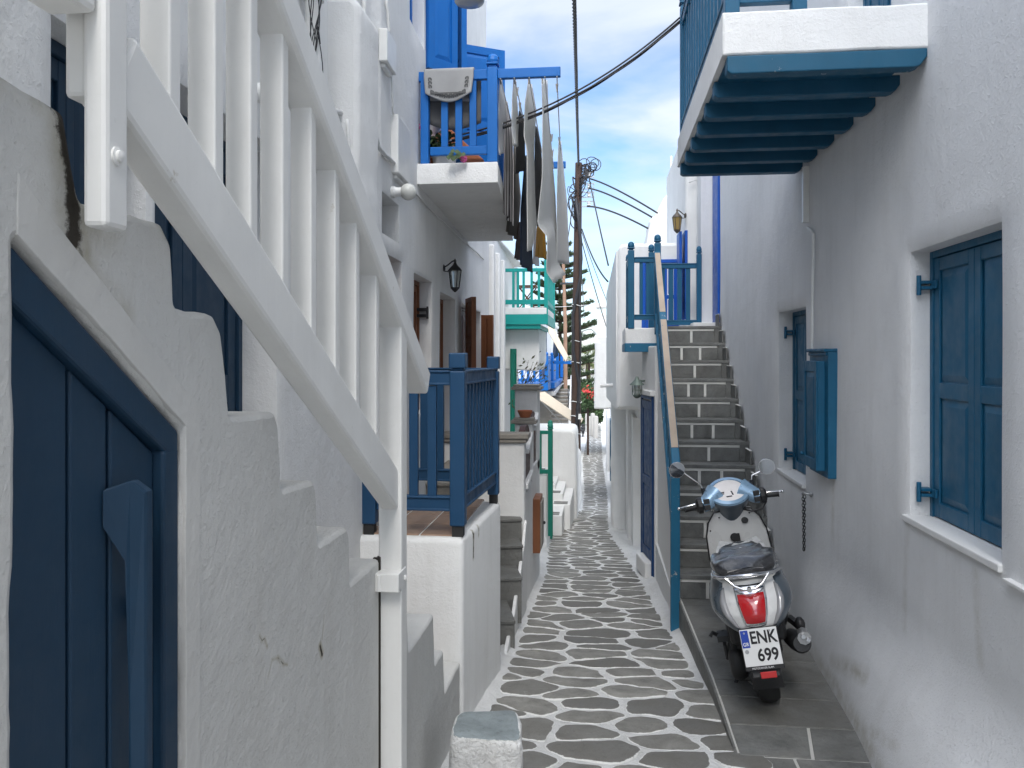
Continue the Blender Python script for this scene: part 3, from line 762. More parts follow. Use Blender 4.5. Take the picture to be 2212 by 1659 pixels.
hrun(rl,(.345,YT+.04),(.345,YT+.81),(ZL+.10,ZL+.80),M['petrol'],nb=6,bz=(ZL+.12,ZL+.775))
hrun(rl,(.385,YT),(.617,YT),(ZL+.10,ZL+.78),M['petrol'],nb=2,bz=(ZL+.12,ZL+.755))
hrun(rl,(.655,YT+.62),(xr_-.03,YT+.62),(ZL+.06,ZL+.77),M['petrol'],nb=4,bz=(ZL+.08,ZL+.745),bw=.055)
# house under the landing and its door
hu=thing('house','small white storage house under the stair landing, with a narrow dark blue door','house',(.8,9.6,-1))
mb=MB(); soft(mb,[(0,-.4),(.71,-.4),(.71,2.62),(0,2.62)],(.489,9.953,-.9),(.157,-.99,0),(0,0,1),.10,bev=.015,jit=.004)
mb.prism([V((.628,6.97,-1.3)),V((.605,9.24,-1.3)),V((1.3,9.9,-1.3)),V((1.3,7.05,-1.3))],(0,0,.78))
obj('wall',mb,M['wall_smooth'],hu,smooth=50)
d0=V((.598,9.30,0));du=V((-.157,.99,0)).normalized();dn=V((-.99,-.157,0))
mb=MB(); z0=-.92;h=2.02
mb.obox(d0+du*.02+UP*(z0+h/2)+dn*.012,du*.02,UP*h/2,dn*.02); mb.obox(d0+du*.60+UP*(z0+h/2)+dn*.012,du*.02,UP*h/2,dn*.02); mb.obox(d0+du*.31+UP*(z0+h+.02)+dn*.012,du*.31,UP*.02,dn*.02)
dr=obj('door',mb,M['door_navy'],hu,bevel=.003)
mb=MB(); leaf(mb,d0+du*.045+dn*.026+UP*(z0+.16),du,dn,.53,h-.18); obj('door_leaf',mb,M['door_navy'],dr,bevel=.003)
mb=MB(); mb.obox(d0+du*.31+UP*(z0+h+.075)+dn*.02,du*.34,UP*.03,dn*.04); obj('lintel',mb,M['wall_smooth'],hu,bevel=.008)
mb=MB(); mb.obox(d0+du*.31+UP*(z0+.05)+dn*.05,du*.26,UP*.10,dn*.05); obj('doorstep',mb,M['wall_smooth'],hu,bevel=.02)
# ================================================================ LEFT STAIRCASE (near)
XO=-.77
ORG=V((XO,1.5,-.1))
ls=thing('staircase','near left staircase with a stained whitewashed side wall and a dark blue closet door','staircase',ORG)
dA=PX(36,510,XO); dB=PX(399,922,XO)
SEG=[(PX(95,180,XO),PX(150,190,XO),.055,1.15),(PX(140,195,XO),PX(152,330,XO),.06,1.1),(PX(152,330,XO),PX(160,520,XO),.05,1.0),(PX(168,520,XO),PX(185,605,XO),.05,.75),(PX(0,140,XO),PX(105,185,XO),.05,.5),(PX(185,600,XO),PX(260,680,XO),.05,.45),(PX(190,480,XO),PX(230,500,XO),.06,.45),
     (PX(561,1374,XO),PX(566,1384,XO),.008,.7),(PX(566,1384,XO),PX(571,1379,XO),.006,.7),(PX(571,1379,XO),PX(577,1397,XO),.008,.6),(PX(588,1425,XO),PX(600,1421,XO),.006,.6),(PX(600,1421,XO),PX(612,1434,XO),.010,.7),(PX(612,1434,XO),PX(621,1436,XO),.006,.6),(PX(588,1425,XO),PX(576,1475,XO),.006,.42),(PX(691,1396,XO),PX(696,1414,XO),.018,.95),(PX(696,1380,XO),PX(700,1330,XO),.006,.4),(PX(345,470,XO),PX(358,500,XO),.02,.5)]
m_old=stain_mat('whitewash_old_stained',SEG,ORG,col=(.63,.625,.60),fine=.4,med=.5,medscale=10,streak=.22,var=.14)
outl=[(-1.2,-.9),(-1.2,2.0),(.55,2.0),(.95,1.965),(1.085,1.955),(1.115,1.83),(1.34,1.84),(1.375,1.80),(1.39,1.69),(1.53,1.685),(1.572,1.645),(1.60,1.475),(1.835,1.468),(1.862,1.43),(1.875,1.275),(2.09,1.268),(2.112,1.24),(2.13,1.088),(2.375,1.08),(2.398,1.05),(2.41,.903),(2.735,.893),(2.75,.66),(3.13,.65),(3.16,.42),(3.64,.41),(3.67,.175),(3.87,.165),(3.90,-.055),(4.33,-.068),(4.33,-.9),(dB.y,-.9),(dB.y,dB.z),(dA.y,dA.z),(dA.y,-.9)]
mb=MB(); soft(mb,outl,(XO,0,0),(0,1,0),(0,0,1),.16,bev=.014,jit=.007,step=.03,rad=.012,seed=3)
obj('side_wall',mb,m_old,ls,smooth=55)
# inner steps
stp=[(.9,1.10,1.80),(1.10,1.38,1.80),(1.38,1.59,1.65),(1.59,1.868,1.43),(1.868,2.12,1.235),(2.12,2.40,1.045),(2.40,2.745,.86),(2.745,3.15,.63),(3.15,3.66,.385),(3.66,3.89,.14),(3.89,4.33,-.09)]
for i,(a,b,z) in enumerate(stp):
    mb=MB(); mb.box((-1.5,a,-.9),(XO-.155,b+.002*(i%2),z)); obj('step',mb,M['wall'] if i<8 else M['tile'],ls,bevel=.02)
# upper landing behind the parapet
mb=MB(); mb.box((-1.35,-1.2,-.9),(XO-.155,.898,1.80)); obj('landing',mb,M['wall'],ls)
# smooth band around the closet door
bw=.055
B=[(dA.y-.001,dA.z+.004),(dB.y+.001,dB.z+.003),(dB.y+.001,-.85),(dB.y+bw,-.85),(dB.y+bw,dB.z+.03),(dA.y-.0,dA.z+.085)]
mb=MB(); soft(mb,B,(XO+.002,0,0),(0,1,0),(0,0,1),.012,bev=.002,jit=.003,step=.03,seed=8); obj('door_surround',mb,plaster('whitewash_band',(.62,.612,.585),.3,.4,lump=False,var=.10,streak=.15),ls,smooth=40)
# closet door
xd=XO-.022
def dz(y): return dA.z+(dB.z-dA.z)*(y-dA.y)/(dB.y-dA.y)
mb=MB(); w=.04
mb.prism([V((xd-.02,dA.y,dz(dA.y)-.003)),V((xd-.02,dB.y,dz(dB.y)-.003)),V((xd-.02,dB.y,-.85)),V((xd-.02,dA.y,-.85))],(-.03,0,0))
sl=(dB.z-dA.z)/(dB.y-dA.y)
mb.prism([V((xd+.012,dA.y+.003,dz(dA.y)-.01)),V((xd+.012,dB.y-.003,dz(dB.y)-.008)),V((xd+.012,dB.y-.003,dz(dB.y)-.07)),V((xd+.012,dA.y+.003,dz(dA.y)-.085))],(-.035,0,0))
mb.box((xd-.023,dB.y-.055,-.85),(xd+.0125,dB.y-.003,dz(dB.y-.055)-.075))
cl=obj('door',mb,M['navy'],ls,bevel=.006)
ybs=[dA.y+.003]+[PX(x,1300,xd).y for x in (152,160,238,246)]+[dB.y-.058]
for a,b in ((ybs[0],ybs[1]),(ybs[2],ybs[3]),(ybs[4],ybs[5])):
    mb=MB(); mb.prism([V((xd-.006,a,dz(a)-.08)),V((xd-.006,b,dz(b)-.08)),V((xd-.006,b,-.85)),V((xd-.006,a,-.85))],(-.018,0,0)); obj('board',mb,M['navy'],cl,bevel=.004)
hy=PX(322,1300,xd+.05).y; hz0=PX(322,1050,xd+.05).z
mb=MB(); mb.prism([V((xd-.004,hy-.045,hz0)),V((xd+.03,hy-.02,hz0+.012)),V((xd+.045,hy,hz0-.01)),V((xd+.045,hy,-.8)),V((xd+.02,hy,-.8)),V((xd+.02,hy-.012,hz0-.35)),V((xd+.018,hy-.02,hz0-.12)),V((xd-.004,hy-.045,hz0-.06))],(0,.022,0)); obj('handle',mb,M['navy'],cl,bevel=.004)
mb=MB(); mb.box((xd-.006,hy+.025,hz0-.23),(xd+.02,hy+.05,hz0-.20)); obj('latch',mb,M['navy'],cl,bevel=.004)
# ---------------------------------------------------------------- white railing
wr=thing('stair_railing','chunky white painted wooden railing with square slats beside the near left stairs','railing',(XO,2.78,-.3))
XR_=-.735
mb=MB(); mb.box((-.737,1.071,1.785),(-.70,1.127,4.2)); pA=obj('post',mb,M['rail_white'],wr,bevel=.008)
bc=PX(252,338,-.70); mb=MB(); mb.lathe([(.014,0),(.014,.003),(.009,.004),(.009,.008),(.003,.010)],bc,12,(1,0,0)); obj('bolt',mb,M['rail_white'],wr,smooth=40)
PB=(2.735,2.815)
mb=MB(); mb.box((-.775,PB[0],-.5),(-.692,PB[1],1.735)); obj('post',mb,M['rail_white'],wr,bevel=.006)
ra=V((XR_,1.12,2.035)); rb=V((XR_,2.85,1.075)); dd=(rb-ra)
mb=MB(); mb.beam(ra-dd*.0,rb,.062,.125); obj('lower_rail',mb,M['rail_white'],wr,bevel=.01)
ha=V((XR_+.005,.55,3.115)); hb=V((XR_+.005,3.17,1.49)); hd=(hb-ha)
mb=MB(); mb.beam(ha,hb,.085,.10); hn=hd.normalized(); mb.beam(ha+V((0,0,.062)),hb+V((0,0,.062))-hn*.01,.062,.028); obj('handrail',mb,M['rail_white'],wr,bevel=.012)
for px in (315,417,498,571,636,691,738,784):
    y=PX(px,500,XR_-.02).y+.012
    z0=ra.z+dd.z*(y-ra.y)/dd.y+.06; z1=ha.z+hd.z*(y-ha.y)/hd.y-.05
    mb=MB(); mb.box((XR_-.030,y-.016,z0-.03),(XR_+.025,y+.019,z1+.03)); obj('baluster',mb,M['rail_white'],wr,bevel=.004)
mb=MB(); mb.box((-.785,-.6,2.085),(-.712,1.070,2.20)); obj('landing_rail',mb,M['rail_white'],wr,bevel=.01)
mb=MB(); mb.box((-.775,1.085,1.975),(-.738,1.125,2.20)); obj('bracket',mb,M['rail_white'],wr,bevel=.008)
mb=MB(); hz=PX(835,1290,-.69).z; mb.box((-.772,2.68,hz-.03),(-.6885,2.79,hz+.033)); mb.tube([(-.757,2.68,hz-.028),(-.757,2.68,hz+.03)],.008,8); mb.lathe([(.012,0),(.009,.006),(.001,.009)],(-.6885,2.76,hz),8,(1,0,0)); obj('hinge_plate',mb,M['rail_white'],wr,bevel=.003)
mb=MB(); mb.prism([V((-.776,2.737,-.5)),V((-.766,2.7345,-.5)),V((-.766,2.7345,.9)),V((-.776,2.737,.905))],(0,-.012,0)); 
mb.box((-.79,2.72,-.5),(-.7685,2.7345,.90)); obj('gap_shade_strip',mb,plain('gap_shade',(.03,.025,.02),.95,bumpy=.6),wr)  # black strip standing in for the dark gap between wall and post
# bollard block with slate top
bk=thing('plaster_block','low whitewashed block with a blue grey slate top at the foot of the left stairs','block',(-.5,3.65,-.45))
zt_=-.03; c4=[PZ(972,1597,zt_),PZ(1128,1606,zt_),PZ(1118,1536,zt_),PZ(988,1540,zt_)]
def q(p,k,c): return (c.x+(p.x-c.x)*k,c.y+(p.y-c.y)*k)
cc=sum(c4,V((0,0,0)))/4
mb=MB(); vs=[];P=roundpoly([V((p.x,p.y)) for p in c4],.05); P=densify(P,.03); n=len(P)
for z,k in ((-.75,1.16),(-.45,1.10),(-.3,1.06),(-.12,1.04),(zt_-.04,1.06),(zt_-.012,1.04),(zt_,1.0),(zt_+.002,.93)):
    for p in P:
        nv=noise.noise(V((p.x*9,p.y*9,z*9)))*.012+noise.noise(V((p.x*30,p.y*30,z*30)))*.005
        vs.append((cc.x+(p.x-cc.x)*(k)+nv,cc.y+(p.y-cc.y)*k+nv,z+nv*.5))
fs=[(r*n+i,r*n+(i+1)%n,(r+1)*n+(i+1)%n,(r+1)*n+i) for r in range(7) for i in range(n)]+[[7*n+i for i in range(n)]]
mb.add(vs,fs); obj('base',mb,M['mortar'],bk,smooth=60)
mb=MB(); vs=[]; ed=[]
for k,z,e in ((.97,zt_-.01,1),(.965,zt_+.006,.8),(.90,zt_+.009,.25),(.6,zt_+.009,0)):
    for p in P:
        nv=noise.noise(V((p.x*14,p.y*14,5)))*.01
        vs.append((cc.x+(p.x-cc.x)*k+nv,cc.y+(p.y-cc.y)*k+nv,z)); ed.append(e)
mb.add(vs,[(r*n+i,r*n+(i+1)%n,(r+1)*n+(i+1)%n,(r+1)*n+i) for r in range(3) for i in range(n)]+[[3*n+i for i in range(n)]])
mb.att={'edge':ed,'tone':[0]*len(ed)}; obj('slate_top',mb,M['bluestone'],bk,smooth=60)
# ================================================================ TERRACE
ZT=.60
te=thing('terrace','raised white terrace with terracotta tiles in front of the brown doors','terrace',(-1.0,4.9,ZT))
pts=[(-.755,4.34),(-.69,5.50),(-1.45,5.62),(-1.45,4.34)]
mb=MB(); soft(mb,pts,(0,0,ZT),(1,0,0),(0,1,0),1.9,bev=.03,jit=.006,step=.05,rad=.03,seed=5); obj('wall',mb,stain_mat('terrace_plaster',[(V((-.735,4.60,ZT)),V((-.735,4.60,ZT-.16)),.03,1.0),(V((-.725,4.75,ZT)),V((-.725,4.75,ZT-.06)),.03,.9)],(-1.0,4.9,ZT),col=(.78,.78,.765),fine=.4,med=.4,streak=.22),te,smooth=55)
mb=MB()
for i in range(4):
    for j in range(3):
        x0=-1.42+j*.205; x1=x0+.2; y0=4.40+i*.285; y1=y0+.28
        k=.003
        if x1>-.80: x1=-.80+.055*(y0-4.34)
        mb.box((x0+k,y0+k,ZT-.01),(x1-k,y1-k,ZT+.008+.0003*((i*7+j*3)%5)))
obj('floor_tiles',mb,M['tile'],te,bevel=.002,seg=1)
tr=thing('terrace_railing','dark blue wooden railing with square capped posts round the terracotta terrace','railing',(-.8,4.4,ZT))
def capost(x,y,z0,z1,w,mat,par,foot=True):
    mb=MB(); mb.box((x-w/2,y-w/2,z0+(.06 if foot else 0)),(x+w/2,y+w/2,z1-.10)); mb.box((x-w*.38,y-w*.38,z1-.10),(x+w*.38,y+w*.38,z1-.085)); mb.box((x-w*.55,y-w*.55,z1-.085),(x+w*.55,y+w*.55,z1)); o=obj('post',mb,mat,par,bevel=.008)
    if foot:
        mb=MB(); mb.box((x-w*.36,y-w*.36,z0),(x+w*.36,y+w*.36,z0+.0605)); obj('foot',mb,M['rubber'],o)
    return o
k1=(-.795,4.42); k2=(-.735,5.44); k3=(-1.30,4.42); k4=(-1.38,5.50)
capost(*k1,ZT,1.62,.085,M['blue_rail'],tr); capost(*k2,ZT,1.60,.075,M['blue_rail'],tr); capost(*k3,ZT,1.6,.08,M['blue_rail'],tr)
def off(a,b,r): a=V(a);b=V(b);d=(b-a).normalized(); return (a+d*r)[:],(b-d*r)[:]
def run(a,b,nb,mat,par,zt=1.475,zb=.775,r=.043,bw=.05):
    a,b=off(a,b,r); A=V((*a,0));B=V((*b,0))
    for z in (zt,zb):
        mb=MB(); mb.beam(A+UP*z,B+UP*z,.045,.07); mb.beam(A+UP*(z+.041),B+UP*(z+.041),.062,.012); mb.beam(A+UP*(z-.028),B+UP*(z-.028),.056,.014); obj('rail',mb,mat,par,bevel=.004)
    d=(B-A);L=d.length;d.normalize();s=V((-d.y,d.x,0))
    for k in range(nb):
        c=A+d*(L*(k+1)/(nb+1)); mb=MB(); mb.obox(c+UP*((zt+zb)/2),d*bw/2,s*.016,UP*((zt-zb)/2-.037)); obj('baluster',mb,mat,par,bevel=.003)
run(k3,k1,3,M['blue_rail'],tr); run(k1,k2,9,M['blue_rail'],tr,bw=.042); run(k2,k4,4,M['blue_rail'],tr,bw=.055)
# plant wiper on terrace floor : small dark stone
mb=MB(); p=PZ(880,1072,ZT+.02); mb.ball(p,(.07,.05,.035),12,8); tag(obj('doorstop_stone',mb,M['capstone'],smooth=180,loc=p),'dark rounded stone lying on the terracotta terrace floor','stone')
# ================================================================ LEFT HOUSE (facade of doors, niche and balcony)
hl=thing('house','tall white left house with brown doors and a bright blue laundry balcony','house',(-2,5,-.5))
FD=V((FS,1,0)).normalized(); FN=V((1,-FS,0)).normalized()
def YF(px): return PF(px,770).y
def ZF(px,py): return PF(px,py).z
holes=[]
h1=(YF(112),YF(317),1.25,2.37,.11); y2=YF(601); h2=(y2-.95,y2,.6,2.42,.17)
y3=YF(847); h3=(YF(809),y3,ZF(828,525)+.03,ZF(809,412),.16)
y4=YF(853); h4=(y4-.62,y4,1.2,ZF(853,566),.10)
h5=(YF(880),YF(921),ZF(882,900),ZF(880,588),.13)
h6=(YF(938),YF(974),.60,ZF(938,631),.15)
h7=(YF(988),YF(1031),1.05,ZF(990,655),.12)
h8=(6.25,6.95,3.05,5.15,.12); h9=(7.75,8.5,3.05,5.1,.12); h10=(YF(866)-.35,YF(866)+.42,4.1,5.4,.12)
h8=(YF(940),YF(962),3.05,5.2,.12)
h10=(YF(872)-.05,YF(872)+.55,3.95,5.4,.12)
holes=[h for h in (h1,h2,h3,h4,h5,h6,h7,h8,h10)]
def dispF(s,z):
    k=max(0,min(1,(s-4.55)/.07)); return .05*k*k*(3-2*k)
def topF(s): return 4.45 if s<3.2 else 7.4  # unseen near roofline, lowered to let sky light onto the right wall
mb=MB(); wallgrid(mb,lambda s:(fx(s),s),lambda s:(FN.x,FN.y),-9.0,10.7,-1.4,7.3,holes,step=.22,disp=dispF,rnd_e=.007,z_top=topF)  # runs on behind the camera, added length keeps out light from there
mb.box((-6,-9.0,-1.4),(-1.80,10.66,4.4)); mb.box((-6,3.3,4.35),(-1.80,10.66,7.25)); mb.box((-6,3.2,7.25),(-1.24,10.7,7.4)); mb.box((-6,-9,4.4),(-1.0,3.19,4.52)); mb.box((-6,3.19,4.4),(fx(3.2)-.02,3.25,7.25)); mb.box((-6,10.705,-1.4),(-1.56,10.76,7.24))
obj('wall',mb,M['wall'],hl,smooth=50)
def opening(h,mat,kind='door',ndiv=1,name='door',parent=hl,pan=((.06,.46),(.52,.95)),hinge=None):
    y0,y1,z0,z1,dep=h; b=V((fx(y0),y0,0))+FN*(-dep+dispF(y0,1)); L=(y1-y0)/FD.y; fw=.035
    mb=MB()
    for a in (fw/2,L-fw/2): mb.obox(b+FD*a+UP*((z0+z1)/2)+FN*.004,FD*fw/2,FN*.02,UP*((z1-z0)/2-.001))
    mb.obox(b+FD*L/2+UP*(z1-fw/2-.001)+FN*.004,FD*(L/2-fw),FN*.0195,UP*fw/2)
    o=obj(name,mb,mat,parent,bevel=.003)
    lw=(L-2*fw-.004)/ndiv
    for i in range(ndiv):
        mb=MB(); leaf(mb,b+FD*(fw+.002+i*lw)+UP*(z0+.006)+FN*.012,FD,FN,lw-.003,z1-z0-fw-.01,st=min(.07,lw*.18),panels=pan); obj('door_leaf' if kind=='door' else 'shutter',mb,mat,o,bevel=.003)
    if hinge:
        for zc in hinge:
            mb=MB(); c=b+FD*(L-.03)+UP*zc+FN*.05
            for dzz in (-.025,.025): mb.obox(c+UP*dzz,FD*.028,FN*.04,UP*.012)
            mb.obox(c+FN*.044,FD*.012,FN*.008,UP*.05); obj('hinge',mb,M['black'],o,bevel=.002)
    return o
opening(h1,M['navy'],'shutter',2,'window')['label']='dark blue shuttered window behind the white railing'
opening(h2,M['navy'],'door',2,'door')['label']='dark blue double door at the head of the side steps'
mb=MB(); c=V((fx(h4[0]),h4[0],0)); opening(h4,M['wood'],'shutter',2,'window')
opening(h5,M['wood'],'shutter',2,'window',hinge=(h5[3]-.25,h5[2]+.2))
opening(h6,M['wood'],'door',1,'door')
w7=opening(h7,M['wood_dark'],'shutter',2,'window')
def open_leaf(par,y,z0,z1,w,ang,mat,base_off=.0,hingey=0):
    """leaf hinged at facade position y, swung out by ang degrees from lying along +y"""
    b=V((fx(y),y,0))+FN*(dispF(y,1)+.03); u=(FD*math.cos(R(ang))+FN*math.sin(R(ang))); n=V((u.y,-u.x,0))
    mb=MB(); leaf(mb,b+UP*z0,u,n,w,z1-z0,st=.06); leaf(mb,b+UP*z0-n*.038,u,-n,w,z1-z0,th=.002,st=.06)
    return obj('shutter',mb,mat,par,bevel=.003)
open_leaf(w7,h7[0]+.02,1.35,h7[3]+.04,.34,162,M['wood']); open_leaf(w7,h7[1]-.30,1.1,h7[3]-.05,.15,100,M['wood'])
w8=opening(h8,M['bright'],'door',1,'balcony_door'); open_leaf(w8,h8[1]+.02,3.07,4.55,.52,62,M['bright']); open_leaf(w8,h8[0]-.02,3.07,5.2,.4,150,M['bright'])
w10=opening(h10,M['bright'],'shutter',1,'window'); open_leaf(w10,h10[1]+.0,ZF(905,120)-.1,5.35,.30,40,M['bright'])
# threshold of the brown door
mb=MB(); mb.obox(V((fx(7.0),7.0,.3))+FN*.16,FD*.9,FN*.14,UP*.30); mb.obox(V((fx(7.0),7.0,.615))+FN*.17,FD*.92,FN*.15,UP*.014); obj('threshold',mb,M['capstone'],hl,bevel=.006)
# chimney breast and pipes
mb=MB(); a=YF(706); bX=fx(a)
soft(mb,[(bX-.05,1.75),(bX+.04,1.85),(bX+.155,2.1),(bX+.165,3.28),(bX+.13,3.33),(bX-.05,3.33)],(0,a,0),(1,0,0),(0,0,1),.32,bev=.03,jit=.008,rad=.03); obj('chimney_breast',mb,M['wall'],hl,smooth=60)
yp=YF(648)
mb=MB(); X0=fx(yp)+.06
mb.tube([(X0,yp,2.62),(X0,yp,6.5)],.036,12); mb.lathe([(.046,3.13),(.046,3.24)],(X0,yp,0),12); mb.tube([(X0,yp,2.62),(X0-.01,yp+.03,2.55),(X0-.09,yp+.06,2.5)],.036,10); obj('drain_pipe',mb,M['pvc'],hl,smooth=40)
mb=MB()
for i in range(9):
    a0=V((X0+.03,yp-.10+.012*i,2.75+.06*(i%4))); ph=rnd.uniform(0,6); pts=[a0+V((.02*math.sin(ph+j*.5),.028*math.sin(ph*2+j*.37+i),.05*j)) for j in range(18)]; mb.tube(pts,.0022,4)
tag(obj('wire_tangle',mb,M['cable'],smooth=180),'thin dark tangled wires beside the white drain pipe at upper left','wire')
pe=PF(566,200,.03); mb=MB(); mb.lathe([(.035,0),(.035,.07),(.03,.072)],pe-FN*.04,14,FN); obj('pipe_end',mb,M['pvc'],hl,smooth=40)
yv=YF(779); mb=MB(); mb.tube([V((fx(yv),yv,2.2))+FN*.02,V((fx(yv),yv,6.5))+FN*.02],.012,8); obj('riser_pipe',mb,M['pvc'],hl,smooth=40)
# boxes and cables on the facade
def wbox(px0,px1,py0,py1,dep,label):
    a=PF(px0,py1,.05+dep);y0,z0=a.y,a.z; b=PF(px1,py0,.05+dep); y1=max(b.y,y0+.06);z1=b.z
    mb=MB(); c=V((fx((y0+y1)/2),(y0+y1)/2,(z0+z1)/2))+FN*(.045+dep/2); mb.obox(c,FD*(y1-y0)/2,FN*dep/2,UP*(z1-z0)/2); mb.obox(c-UP*((z1-z0)/2+.012)-FN*.01,FD*(y1-y0)*.35,FN*dep*.3,UP*.012)
    return tag(obj('junction_box',mb,M['pvc'],bevel=.006,loc=c),label,'box')
wbox(862,888,283,372,.05,'long white junction box on the left house wall beside the balcony slab')
wbox(838,858,95,130,.05,'small white junction box high on the left house wall, with wires looping beneath it')
def wcable(pix,r,mat,label,off=.065,n=6):
    P=[PF(x,y,off) for x,y in pix]; Q=[]
    for i in range(len(P)-1):
        for j in range(5): Q.append(P[i].lerp(P[i+1],j/5)+FN*(rnd.uniform(-.003,.006)))
    Q.append(P[-1]); mb=MB(); mb.tube(Q,r,n); return tag(obj('cable',mb,mat,smooth=180),label,'cable')
wcable([(700,236),(735,243),(752,256),(770,270),(800,285),(812,300),(818,320),(850,352),(868,375)],.014,M['cable_white'],'thick whitewashed cable running down the left wall to the long junction box')
wcable([(872,375),(880,400),(905,425),(940,462),(970,490),(1000,520),(1030,545),(1045,560)],.009,M['cable_white'],'thin whitewashed cable sloping under the blue balcony on the left wall',.06)
wcable([(835,0),(838,60),(842,110),(850,128)],.010,M['cable_white'],'pale cable hanging from the top of the left wall to the small junction box')
wcable([(848,130),(845,180),(847,240),(860,262),(885,285)],.006,M['cable_white'],'thin pale wire between the small and the long junction boxes')
wcable([(750,258),(752,330),(750,400),(748,460)],.008,M['cable_white'],'pale cable dropping straight down the chimney breast',.2)
mb=MB()
for x in (872,877,882):
    a=PF(x,372,.07); mb.tube([a,a-UP*.08,a-UP*.16+FN*.01],.008,6)
obj('cable_stub',mb,M['pvc'],hl,smooth=60)
# globe lamp
gp=PF(846,415,.05); mb=MB(); g=thing('wall_lamp','round white globe wall lamp above the slot niche on the left wall','wall lamp',gp)
mb.lathe([(.034,0),(.036,.02),(.030,.028),(.030,.07)],gp,16,FN); obj('holder',mb,M['pvc'],g,smooth=40)
mb=MB(); mb.ball(gp+FN*.105,.052,18,12); obj('globe',mb,M['frost'],g,smooth=180)
def lantern(p,out,label,s=1.0,mat=None,glass=None):
    """carriage lantern: p wall point, out = horizontal direction"""
    mat=mat or M['black']; L=thing('wall_lamp',label,'wall lamp',p); c=p+out*.13*s
    mb=MB(); mb.lathe([(.035*s,0),(.04*s,.008),(.02*s,.02)],p+UP*.09*s,12,out); mb.tube([p+UP*.09*s,p+out*.05*s+UP*.12*s,p+out*.10*s+UP*.16*s,c+UP*.17*s],.008*s,6); mb.tube([p+UP*.06*s,p+out*.05*s+UP*.05*s,p+out*.08*s+UP*.09*s],.006*s,6)
    mb.lathe([(.075*s,.06*s),(.06*s,.085*s),(.03*s,.115*s),(.02*s,.13*s),(.012*s,.15*s),(.016*s,.165*s),(.003*s,.19*s)],c,12); mb.lathe([(.045*s,-.135*s),(.05*s,-.12*s),(.03*s,-.15*s),(.008*s,-.17*s)],c,12)
    for k in range(6):
        a=k*math.pi/3; d=V((math.cos(a),math.sin(a),0)); mb.tube([c+d*.068*s+UP*.062*s,c+d*.045*s-UP*.125*s],.0045*s,5)
    obj('frame',mb,mat,L,smooth=40)
    mb=MB(); mb.lathe([(.041*s,-.122*s),(.063*s,.058*s)],c,12,cap=False); obj('glass',mb,glass or M['lampglass'],L,smooth=180)
    return L
lp=PF(957,597,.05); lantern(lp,FN,'black iron carriage lantern on the left wall between brown doors',.82)
# balcony
bp=[(fx(5.76)-.05,5.76),(-.747,5.76),(-.96,8.70),(fx(8.7)-.05,8.70)]
mb=MB(); soft(mb,bp,(0,0,3.01),(1,0,0),(0,1,0),.15,bev=.012,jit=.004,seed=2); mb2=mb
lb=obj('balcony',mb,M['wall'],hl,smooth=50)
ZA=3.655
C1=(-.79,5.81);C2=(-1.0,8.63);C0=(fx(5.8)+.1,5.81)
for (x,y),fin in ((C1,True),(C2,True),(C0,False)):
    mb=MB(); w=.075 if fin else .06; mb.box((x-w/2,y-w/2,3.012),(x+w/2,y+w/2,3.70 if fin else 3.62)); 
    if fin: finial(mb,(x,y),.08,3.70)
    obj('post',mb,M['bright'],lb,bevel=.005)
def arm(x0,x1,y,z,h=.07): mb=MB(); mb.box((x0,y-.022,z-h/2),(x1,y+.022,z+h/2)); return obj('rail',mb,M['bright'],lb,bevel=.005)
ax1=PY(1210,160,5.76).x; ax2=PY(1222,366,8.63).x
arm(C0[0]-.06,C1[0]-.038,5.81,ZA); arm(C1[0]+.038,ax1,5.81,ZA); arm(C2[0]+.038,ax2,8.63,ZA)
def lrun(a,b,zs_,nb,bw,par=lb,mat=None):
    mat=mat or M['bright']; A=V((*a,0));B=V((*b,0)); d=(B-A);L=d.length;d.normalize();s=V((-d.y,d.x,0));A=A+d*.04;B=B-d*.04
    for z in zs_: mb=MB(); mb.beam(A+UP*z,B+UP*z,.04,.06); obj('rail',mb,mat,par,bevel=.004)
    for k in range(nb):
        c=A+d*(L-.08)*(k+1)/(nb+1); mb=MB(); mb.obox(c+UP*(zs_[0]+zs_[-1] if len(zs_)>1 else zs_[0]+ZA)*.5,d*bw/2,s*.013,UP*((ZA-zs_[0])/2-.031)); obj('baluster',mb,mat,par,bevel=.003)
lrun(C0,C1,(3.105,),3,.05); lrun(C1,C2,(3.105,ZA-.0),13,.035)
# towel over the front rail
ty=5.81
def cloth(name,fn,nu,nv,mats,label,cat,th=.006,group=None):
    mb=MB(); mb.grid(fn,nu,nv); o=obj(name,mb,mats,smooth=180); s=o.modifiers.new('th','SOLIDIFY'); s.thickness=th; s.offset=0; tag(o,label,cat,group); return o
xa,xb=PY(916,160,ty-.04).x,PY(1023,160,ty-.04).x
zb0=PY(970,218,ty-.04).z; 
def tw(u,v):
    L=ZA+.042-zb0; sag=.06*math.sin(math.pi*u)*1.0
    x=xa+(xb-xa)*u+.03*(u-.5)*-2*max(0,(v-.55))
    if v<.25: k=v/.25; return V((x,ty+.036+.006*math.sin(u*9),ZA+.04-.20*(1-k)-.02*u))
    if v<.33: k=(v-.25)/.08; return V((x,ty+.036*math.cos(k*math.pi)*1,ZA+.04+.008*math.sin(k*math.pi)))
    k=(v-.33)/.67; return V((x,ty-.038-.012*math.sin(u*7+1)*k-.01*k,ZA+.04-k*(L-.055+sag)))
to=cloth('towel',tw,24,26,[M['towel_grey']],'grey towel with a Greek key border folded over the blue balcony rail','towel',.012)
def twp(u,d):   # point on the front face, d metres above the lower hem
    p=tw(u,.97-d/.36*.67); return p+V((0,-.0095,0))
mb=MB(); un=.022; nk=8
